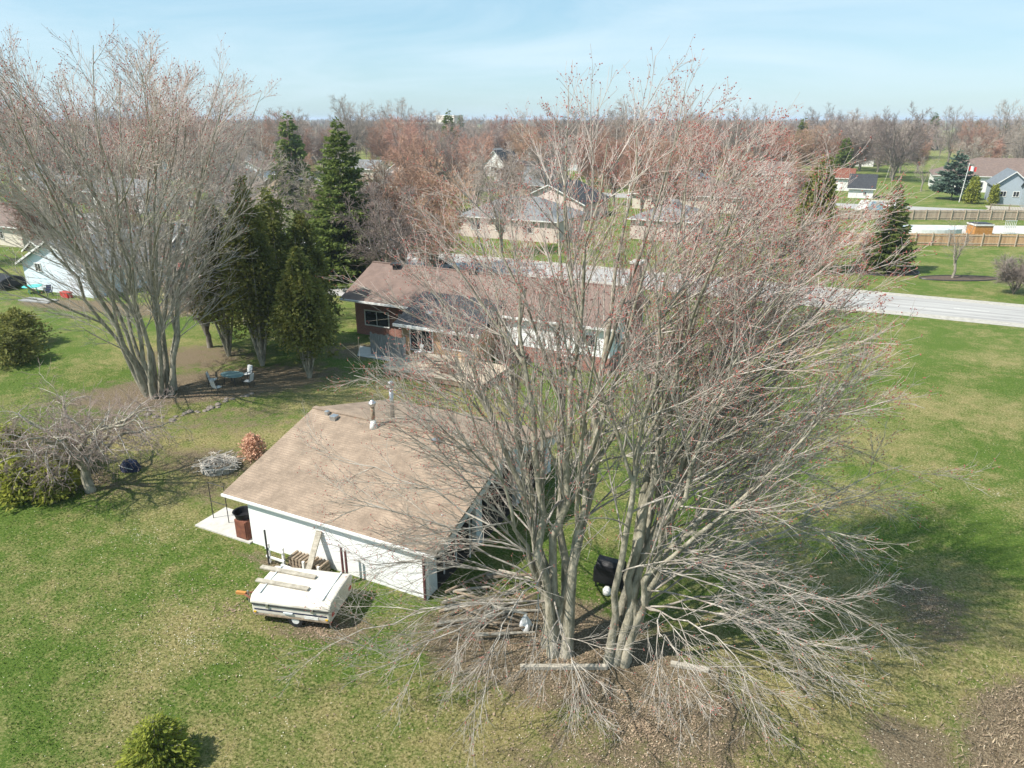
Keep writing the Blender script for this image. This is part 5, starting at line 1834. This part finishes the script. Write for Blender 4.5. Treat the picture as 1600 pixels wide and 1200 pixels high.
t = thing('garden_gate', 'white slatted pool gate beside the hot tub', 'gate', (21.0, 144.5, 0))
for i in range(7):
    MB().box(20.2 + i * .28, 20.26 + i * .28, 144.4, 144.46, .2, 2.2, .4, (21, 144.5)).build('slat', M_whitep, t)
for z in (.25, 1.2, 2.1):
    MB().box(20.1, 22.0, 144.34, 144.395, z, z + .09, .4, (21, 144.5)).build('rail', M_whitep, t)
t = thing('round_barbecue', 'dark kettle barbecue beside the covered pool', 'barbecue', (3.6, 143.5, 0))
MB().lathe(3.6, 143.5, [(.2, .7), (.55, .9), (.6, 1.1), (.45, 1.4), (.1, 1.5)], 14).build('kettle', M_black, t)
for i in range(3):
    a = i * 2.1
    MB().tube([(3.6 + .5 * math.cos(a), 143.5 + .5 * math.sin(a), 0), (3.6 + .25 * math.cos(a), 143.5 + .25 * math.sin(a), .85)], .03, 5).build('leg', M_metal, t)
# swimming pool
struct('pool_deck', sheet([(-3.5, 160.0), (4.0, 163.0), (5.0, 193), (-2.5, 192.0)], 0.016), M_conc)
sp = thing('swimming_pool', 'small rectangular blue swimming pool beside the white pool house', 'pool', (0.4, 176, 0))
MB().slab([(-1.4, 163.0, .06), (2.3, 164.6, .06), (3.0, 190.6, .06), (-.7, 189.2, .06)], .06).build('coping', M_conc, sp)
MB().slab([(-1.0, 163.6, .075), (1.9, 165.0, .075), (2.6, 189.8, .075), (-.4, 188.6, .075)], .03).build('water', M_water, sp)
# flagpole, utility poles and wires
fl = thing('flagpole', 'white flagpole with a small red and white flag beside the blue-green spruce', 'flagpole', (17.8, 196.5, 0))
MB().tube([(17.8, 196.5, 0), (18.3, 196.7, 8.6)], .09, 8, .06).build('pole', M_whitep, fl)
fg = MB()
nfl = 10
for i in range(nfl + 1):
    for z in (0, 1):
        fg.v.append((18.25 + i * .16, 196.7 + .12 * math.sin(i * .9), 7.0 + 1.0 * z - .03 * i))
fo = MB()
fo.v = fg.v
fo.f = [[2 * i, 2 * i + 2, 2 * i + 3, 2 * i + 1] for i in range(0, 3)] + [[2 * i, 2 * i + 2, 2 * i + 3, 2 * i + 1] for i in range(7, 10)]
fo.build('flag_red', M_red, fl)
fo = MB()
fo.v = fg.v
fo.f = [[2 * i, 2 * i + 2, 2 * i + 3, 2 * i + 1] for i in range(3, 7)]
fo.build('flag_white', M_fabric, fl)
poles = [(40, 262), (33, 340), (42, 420), (12, 410)]
plabs = ['grey utility pole right behind the brown-roofed bungalow', 'second grey utility pole behind the brown-roofed bungalow', 'far grey utility pole near the open fields', 'grey utility pole standing among the far trees']
for (x, y), lb in zip(poles, plabs):
    t = thing('utility_pole', lb, 'utility pole', (x, y, 0), 'utility poles beyond the houses')
    MB().tube([(x, y, 0), (x, y, 11.5)], .2, 7, .13).build('pole', M_wood, t)
    MB().box(x - 1.2, x + 1.2, y - .07, y + .07, 10.6, 10.78).build('crossarm', M_wood, t)
    for dx in (-1, 0, 1):
        MB().lathe(x + dx, y, [(.08, 10.78), (.1, 10.9), (.05, 11.0)], 6).build('insulator', M_dmetal, t)
for k_, dx in enumerate((-1, 0, 1)):
    q = MB()
    for (a, b) in ((poles[0], poles[1]), (poles[1], poles[2]), (poles[1], poles[3])):
        pts = [(a[0] + (b[0] - a[0]) * f + dx, a[1] + (b[1] - a[1]) * f, 11.0 - 1.6 * 4 * f * (1 - f) * .5) for f in np.linspace(0, 1, 9)]
        q.tube(pts, .03, 3)
    o = q.build('power_line', M_dmetal)
    tagit(o, 'sagging overhead wire strung between the utility poles', 'wire', 'wires on the utility poles')
# mulch beds
for i, (x, y, rx, ry, lb) in enumerate(((2.6, 100.4, 4.2, 2.6, 'dark mulch bed ringed with edging under the cone-shaped spruce'), (10.6, 99.8, 4.6, 1.5, 'dark mulch bed under the young bare tree beyond the road'))):
    t = thing('mulch_bed', lb, 'garden bed', (x, y, 0))
    ring = [(x + rx * math.cos(2 * math.pi * j / 30) * cyw - ry * math.sin(2 * math.pi * j / 30) * syw, y + rx * math.cos(2 * math.pi * j / 30) * syw + ry * math.sin(2 * math.pi * j / 30) * cyw) for j in range(30)]
    MB().slab([(p[0], p[1], .05) for p in ring], .05).build('soil', M_mulch, t)
    q = MB().tube([(p[0], p[1], .05) for p in ring + ring[:1]], .09, 5)
    q.build('edging', M_dmetal, t)
# far commercial blocks
t = thing('flat_roofed_block', 'long flat-roofed commercial block on the skyline', 'building', (-395, 610, 0))
MB().box(-425, -365, 600, 630, 0, 13.5).build('wall', M_farwall, t)
MB().box(-427, -363, 598, 632, 13.5, 14.6).build('parapet', M_whitep, t)
for i in range(10):
    f = MB().box(-422 + i * 5.8, -418.5 + i * 5.8, 599.7, 600.0, 9.0, 12.0).build('window', M_glass, t)
t = thing('cream_tower_block', 'tall blank cream building behind the flat-roofed block', 'building', (-385, 640, 0))
MB().box(-392, -372, 632.5, 650, 0, 20.4).build('wall', M_cream, t)
MB().box(-392.4, -371.6, 632.1, 650.4, 20.4, 21.0).build('parapet', M_whitep, t)
t = thing('white_barn', 'long low white industrial shed out in the far fields', 'building', (190, 900, 0))
MB().box(150, 260, 900, 930, 0, 7).build('wall', M_whitep, t)
MB().box(149, 261, 899, 931, 7, 7.8).build('roof', M_roofgr, t)

# ------------------------------------------------------------------ trees across the neighbourhood
G_gen = 'bare trees among the houses'
Lg = 'bare grey-brown tree among the houses beyond the road'
Lr = 'bare tree with russet budding twigs among the houses beyond the road'
Lw = 'bare grey-brown tree in the far wooded belt on the skyline'
# particular trees
place_tree('red0', -50.4, 72.6, 1.0, 'multi-stemmed bare street tree leaning over the driveway', None)
place_tree('red1', -47.6, 78.0 - 2.6, 1.15, 'bare russet street tree with two leaning trunks by the road', None)
place_tree('grey1', -59.5, 70.0, .85, 'slim bare tree beside the tall spruce', None)
place_tree('young', 10.0, 99.8, 1.0, 'young slender bare tree in a mulch bed beyond the road', None)
place_tree('bush', 15.3, 93.0, 1.05, 'round leafless grey bush on the verge beyond the road', None, 'bare_shrub', sz=1.15)
place_tree('grey2', -48.0, 40.4, .82, 'bare tree with twin trunks between the maple and the cedars', None)
place_tree('grey0', -50.5, 47.0, .85, 'bare grey tree behind the cedars by the neighbouring yard', None)
place_tree('wide', 4.5, 256, 1.45, 'broad rounded grey bare tree at the far end of the big lawn', None)
place_tree('young', 11.0, 222, 1.25, 'slender pale-trunked tree on the big lawn', None)
place_tree('wide', -8.0, 268, 1.35, 'broad bare tree beside the largest one past the big lawn', None)
place_tree('wide', 38.0, 258, 1.0, 'broad bare tree behind the brown-roofed bungalow', None)

rs = random.Random(77)
blocked = [(-86, -66, 42, 76), (-136, -110, 60, 78), (-154, -132, 96, 114), (-62, -40, 98, 118), (-64, -46, 124, 146), (-120, -97, 205, 238), (-130, -116, 174, 196), (-147, -124, 222, 242),
           (-48, -22, 148, 167), (-36, -22, 108, 126), (-72, -50, 200, 219), (-42, -20, 222, 240), (-232, -204, 205, 225), (12, 46, 160, 248), (-700, 400, 76.5, 89.5), (-700, 60, 171, 183), (-143, -131, 88, 172),
           (-9.5, 46, 86, 255), (-42, 6, 86, 104), (-207, -182, 278, 298), (-200, -164, 348, 366), (-174, -162, 268, 284), (-99, -92, 54, 62), (-207, -186, 118, 134), (-24, 0, 326, 344)]


blocked += XH


def free(x, y, m=2.0):
    for a, b, c, d in blocked:
        if a - m < x < b + m and c - m < y < d + m:
            return False
    return True


HOUSES = [(-78, 55, 'pale blue-white gabled house'), (-71, 66, 'tall narrow white gabled house'), (-123, 69, 'low beige house'), (-143, 106, 'long bright white house'), (-196, 126, 'greenish roofed house'),
          (-51, 108, 'cream brick bungalow'), (-55, 135, 'charcoal roofed house'), (-109, 226, 'white twin-gabled house'), (-123, 185, 'pinkish stucco house'), (-135, 234, 'tan brick house'),
          (-195, 289, 'pale grey gabled roof'), (-182, 358, 'slate-blue roofed house'), (-168, 276, 'orange-red roofed house'), (-35, 158, 'wide cream bungalow'), (-29, 118, 'pale brick bungalow'),
          (-61, 210, 'white bungalow with charcoal roof'), (-31, 232, 'russet-roofed bungalow'), (-218, 216, 'long brick bungalow'), (-12, 336, 'far white house'), (29, 236, 'brown-roofed bungalow')]
placed = []
nr, ng, tries = 0, 0, 0
while nr + ng < 285 and tries < 30000:
    tries += 1
    b = 75 + 300 * rs.random() ** 1.05
    a = rs.uniform(-.80, .80) * b
    x, y = cg(a, b)
    if y < 62 and x > -62:
        continue
    if not free(x, y, 1.0 if b > 200 else 2.0):
        continue
    if a / b > .40 and b < 240:
        continue
    if b < 240 and rs.random() < .4:
        continue
    if a / b > .55 and rs.random() < .6:
        continue
    if any((x - p) ** 2 + (y - q) ** 2 < (3.6 + b * .008) ** 2 for p, q in placed):
        continue
    placed.append((x, y))
    russ = rs.random() < (.48 if -.35 < a / b < .45 else .3)
    pk = rs.choice(['red0', 'red1']) if russ else rs.choice(['grey0', 'grey1', 'grey2', 'wide'])
    hgt = rs.uniform(.6, .9) if b < 140 else rs.uniform(.85, 1.2) if b < 200 else rs.uniform(.95, 1.5)
    hn = min(HOUSES, key=lambda h: (h[0] - x) ** 2 + (h[1] - y) ** 2)
    hd = math.hypot(hn[0] - x, hn[1] - y)
    look = 'russet-budded bare tree' if russ else ('broad grey bare tree' if pk in ('wide', 'grey2') else 'upright grey bare tree')
    if hd < 45:
        lab = '%s %s the %s' % (look, 'behind' if y > hn[1] + 5 else 'in front of' if y < hn[1] - 5 else 'beside', hn[2])
    elif b > 280:
        lab = '%s in the wooded belt on the skyline' % look
    else:
        lab = '%s standing between the scattered houses beyond the road' % look
    place_tree(pk, x, y, hgt, lab, lab.replace('tree', 'trees', 1), sz=rs.uniform(.85, 1.15))
    nr, ng = nr + russ, ng + (not russ)

for i, (x, y, s, k) in enumerate([(-111, 121, 1.2, 0), (-150, 251, 1.32, 0), (-300, 520, 1.3, 0), (-122, 330, 1.1, 1), (-52, 300, 1.05, 1), (-30, 330, 1.15, 0), (-5, 420, 1.2, 0), (6, 400, 1.0, 1), (-9, 232, .95, 1), (26, 520, 1.35, 0),
                                  (52, 560, 1.2, 1), (-240, 330, 1.1, 0), (-180, 200, .9, 1), (-260, 180, 1.1, 0), (-70, 420, 1.2, 1), (58, 480, 1.0, 0), (-88, 100, .7, 1), (-63.5, 61, .62, 1)]):
    far_conifer(x, y, s, k, 'dark pointed evergreen standing among the bare trees', 'evergreens among the bare trees')

# the far-off woods: one mass on the horizon
rg = np.random.default_rng(99)
m = 2500
b = 335 + 2800 * rg.random(m) ** 1.8
a = rg.uniform(-.85, .85, m) * b
keep = ~((a / b > .50) & (b < 1300) & (rg.random(m) < .75))
a, b = a[keep], b[keep]
parts = []
for i in range(len(a)):
    x, y = cg(a[i], b[i])
    if -430 < x < -360 and 540 < y < 655:
        continue
    if -26 < x < 2 and 315 < y < 346 or -200 < x < -162 and 340 < y < 368:
        continue
    h = rg.uniform(12, 19)
    w = rg.uniform(8, 13) * (1 + b[i] / 2600)
    nn = 110
    th = rg.random(nn) * 6.28
    q = rg.random(nn) ** .6 * w * .5
    c0 = np.array([x, y, h * .12])
    top = np.stack([x + q * np.cos(th), y + q * np.sin(th), h * (1 - .55 * (q / (w * .5)) ** 2) * rg.uniform(.55, 1.04, nn)], 1)
    st = c0 + (top - c0) * rg.uniform(.0, .75, nn)[:, None] ** .7
    U = top - st
    ln = np.linalg.norm(U, axis=1) + 1e-6
    U = U / ln[:, None]
    W = np.cross(U, rg.normal(0, 1, (nn, 3)))
    W /= np.linalg.norm(W, axis=1, keepdims=True)
    parts.append(cards(st, U, W, ln, np.full(nn, .10 + b[i] / 2400)))
    tk = np.array([[x, y, 0.]])
    parts.append(cards(tk, np.array([[0, 0, 1.]]), np.array([[cyw, syw, 0]]), np.array([h * .7]), np.array([.7 + b[i] / 2500])))
V, F = join(parts)
o = link('distant_woods', raw_mesh('distant_woods', V, F, M_fartwig))
tagit(o, 'grey-brown belt of distant bare woods along the horizon', 'woods', kind='stuff')

# ------------------------------------------------------------------ leaf litter, grass and specks
def scatter(name, label, cat, n, regions, size, m, zoff=.012, seed=1):
    rg = np.random.default_rng(seed)
    Ps = []
    tot = sum(w for *_, w in regions)
    for (x, y, rx, ry, w) in regions:
        k = int(n * w / tot)
        a = rg.random(k) * 6.28
        q = np.abs(rg.normal(0, .55, k))
        Ps.append(np.stack([x + rx * q * np.cos(a), y + ry * q * np.sin(a)], 1))
    P = np.concatenate(Ps)
    inside = (P[:, 0] > X0 - .1) & (P[:, 0] < X1 + .1) & (P[:, 1] > Y0 - .1) & (P[:, 1] < Y1 + .1)
    P = P[~inside]
    N = len(P)
    gz = .16 * np.exp(-(((P[:, 0] - 4.4) / 1.7) ** 2 + ((P[:, 1] - 28) / 2.6) ** 2)) + .22 * np.exp(-(((P[:, 0] - 8.8) / 2.6) ** 2 + ((P[:, 1] - 22.3) / 2.6) ** 2))
    C = np.stack([P[:, 0], P[:, 1], gz + rg.uniform(.01, zoff + .03, N)], 1)
    a = rg.random(N) * 6.28
    U = np.stack([np.cos(a), np.sin(a), rg.normal(0, .3, N)], 1)
    U /= np.linalg.norm(U, axis=1, keepdims=True)
    W = np.stack([-np.sin(a), np.cos(a), rg.normal(0, .3, N)], 1)
    ln = rg.uniform(size[0], size[1], N)
    V, F = cards(C, U, W, ln, ln * rg.uniform(.5, .8, N))
    V[:, 2] = np.maximum(V[:, 2], .006)
    o = link(name, raw_mesh(name, V, F, m))
    return tagit(o, label, cat, kind='stuff')


scatter('leaf_litter', 'brown dead leaves strewn under the bare trees', 'leaves', 22000,
        [(-8, 19.6, 7, 5, 5), (-4, 17.5, 8, 6, 4), (-1, 16, 8, 7, 2), (4.4, 28, 1.7, 2.7, 1.2), (8.2, 22.6, 3, 3, 2), (-35, 20.5, 5, 3, 1.5), (-40, 32, 7, 4, 2), (-16, 16.5, 3, 1.6, 1), (-20, 16, 12, 8, 1.2), (-30, 24.5, 4, 3, 1)],
        (.035, .095), M_leaf, seed=3)
scatter('pale_straw_bits', 'pale straw bits and leaf scraps scattered over the lawn', 'straw', 2600,
        [(-20, 14, 12, 7, 4), (2, 22, 10, 10, 3), (-28, 18, 9, 6, 2), (8, 40, 9, 14, 2), (-4, 15, 6, 4, 2)], (.025, .055), M_pale, seed=4)

rg = np.random.default_rng(8)
N = 9000
qa, qr = rg.random(N) * 6.28, np.abs(rg.normal(0, .6, N))
dx_, dy_ = 4.2 * qr * np.cos(qa), 2.6 * qr * np.sin(qa)
x = 7.9 + dx_ * math.cos(.95) - dy_ * math.sin(.95)
y = 22.4 + dx_ * math.sin(.95) + dy_ * math.cos(.95)
C = np.stack([x, y, np.zeros(N)], 1)
U = np.stack([rg.normal(0, .7, N), rg.normal(0, .7, N), np.ones(N)], 1)
U /= np.linalg.norm(U, axis=1, keepdims=True)
W = np.cross(U, rg.normal(0, 1, (N, 3)))
W /= np.linalg.norm(W, axis=1, keepdims=True)
ln = rg.uniform(.08, .34, N)
V, F = cards(C, U, W, ln, rg.uniform(.012, .04, N))
M_weed = mat('dead_weeds', (0.46, 0.37, 0.25), (0.10, 0.075, 0.05), 3.0, 0.9, c3=(0.26, 0.20, 0.14), detail=8)
o = link('dead_weeds', raw_mesh('dead_weeds', V, F, M_weed))
tagit(o, 'matted dead brown weeds at the rough corner of the lawn', 'weeds', kind='stuff')

# grass tufts over the near lawns
rg = np.random.default_rng(5)
Nn = 150000
b = 13 + 40 * rg.random(Nn) ** 1.25
a = rg.uniform(-.78, .80, Nn) * (b + 3)
x = a * cyw - b * syw
y = a * syw + b * cyw
ix = np.clip(np.searchsorted(gx, x), 0, len(gx) - 1)
iy = np.clip(np.searchsorted(gy, y), 0, len(gy) - 1)
keep = (litter[iy, ix] < .45 * rg.random(Nn) + .25)
keep &= ~((x > X0 - .2) & (x < X1 + .3) & (y > Y0 - .1) & (y < Y1 + .1))
keep &= ~((x > HX0 - 1) & (x < HX1 + 1) & (y > 41) & (y < 60))
keep &= ~((x > -26.4) & (x < -22.8) & (y > 19.6) & (y < 21.7))
x, y, b = x[keep], y[keep], b[keep]
gz = GZ[iy[keep], ix[keep]]
N = len(x)
th = rg.random(N) * 6.28
C = np.stack([x, y, gz], 1)
U = np.stack([rg.normal(0, .45, N), rg.normal(0, .45, N), np.ones(N)], 1)
U /= np.linalg.norm(U, axis=1, keepdims=True)
W = np.stack([np.cos(th), np.sin(th), np.zeros(N)], 1)
ln = rg.uniform(.03, .075, N)
V, F = cards(C, U, W, ln, rg.uniform(.02, .05, N))
grm = raw_mesh('grass', V, F, gm)
for nm, arr in (('litter', litter), ('dry', dry)):
    at = grm.attributes.new(nm, 'FLOAT', 'POINT')
    at.data.foreach_set('value', np.repeat(arr[iy[keep], ix[keep]], 4).astype(np.float32))
o = link('grass', grm)
tagit(o, 'short spring grass tufts on the lawns', 'grass', kind='stuff')

# ------------------------------------------------------------------ thin spring haze
hzm = bpy.data.materials.new('air_haze')
hzm.use_nodes = True
hn_ = hzm.node_tree.nodes
hn_.remove(hn_['Principled BSDF'])
pv = hn_.new('ShaderNodeVolumePrincipled')
pv.inputs['Color'].default_value = (0.72, 0.84, 1.0, 1)
pv.inputs['Density'].default_value = 0.00019
pv.inputs['Anisotropy'].default_value = 0.0
hzm.node_tree.links.new(pv.outputs['Volume'], hn_['Material Output'].inputs['Volume'])
hb = MB().box(-14000, 14000, -14000, 14000, -1.0, 27.0)
ho = hb.build('haze', hzm, None, loc=(0, 0, 0))
ho['kind'] = 'stuff'
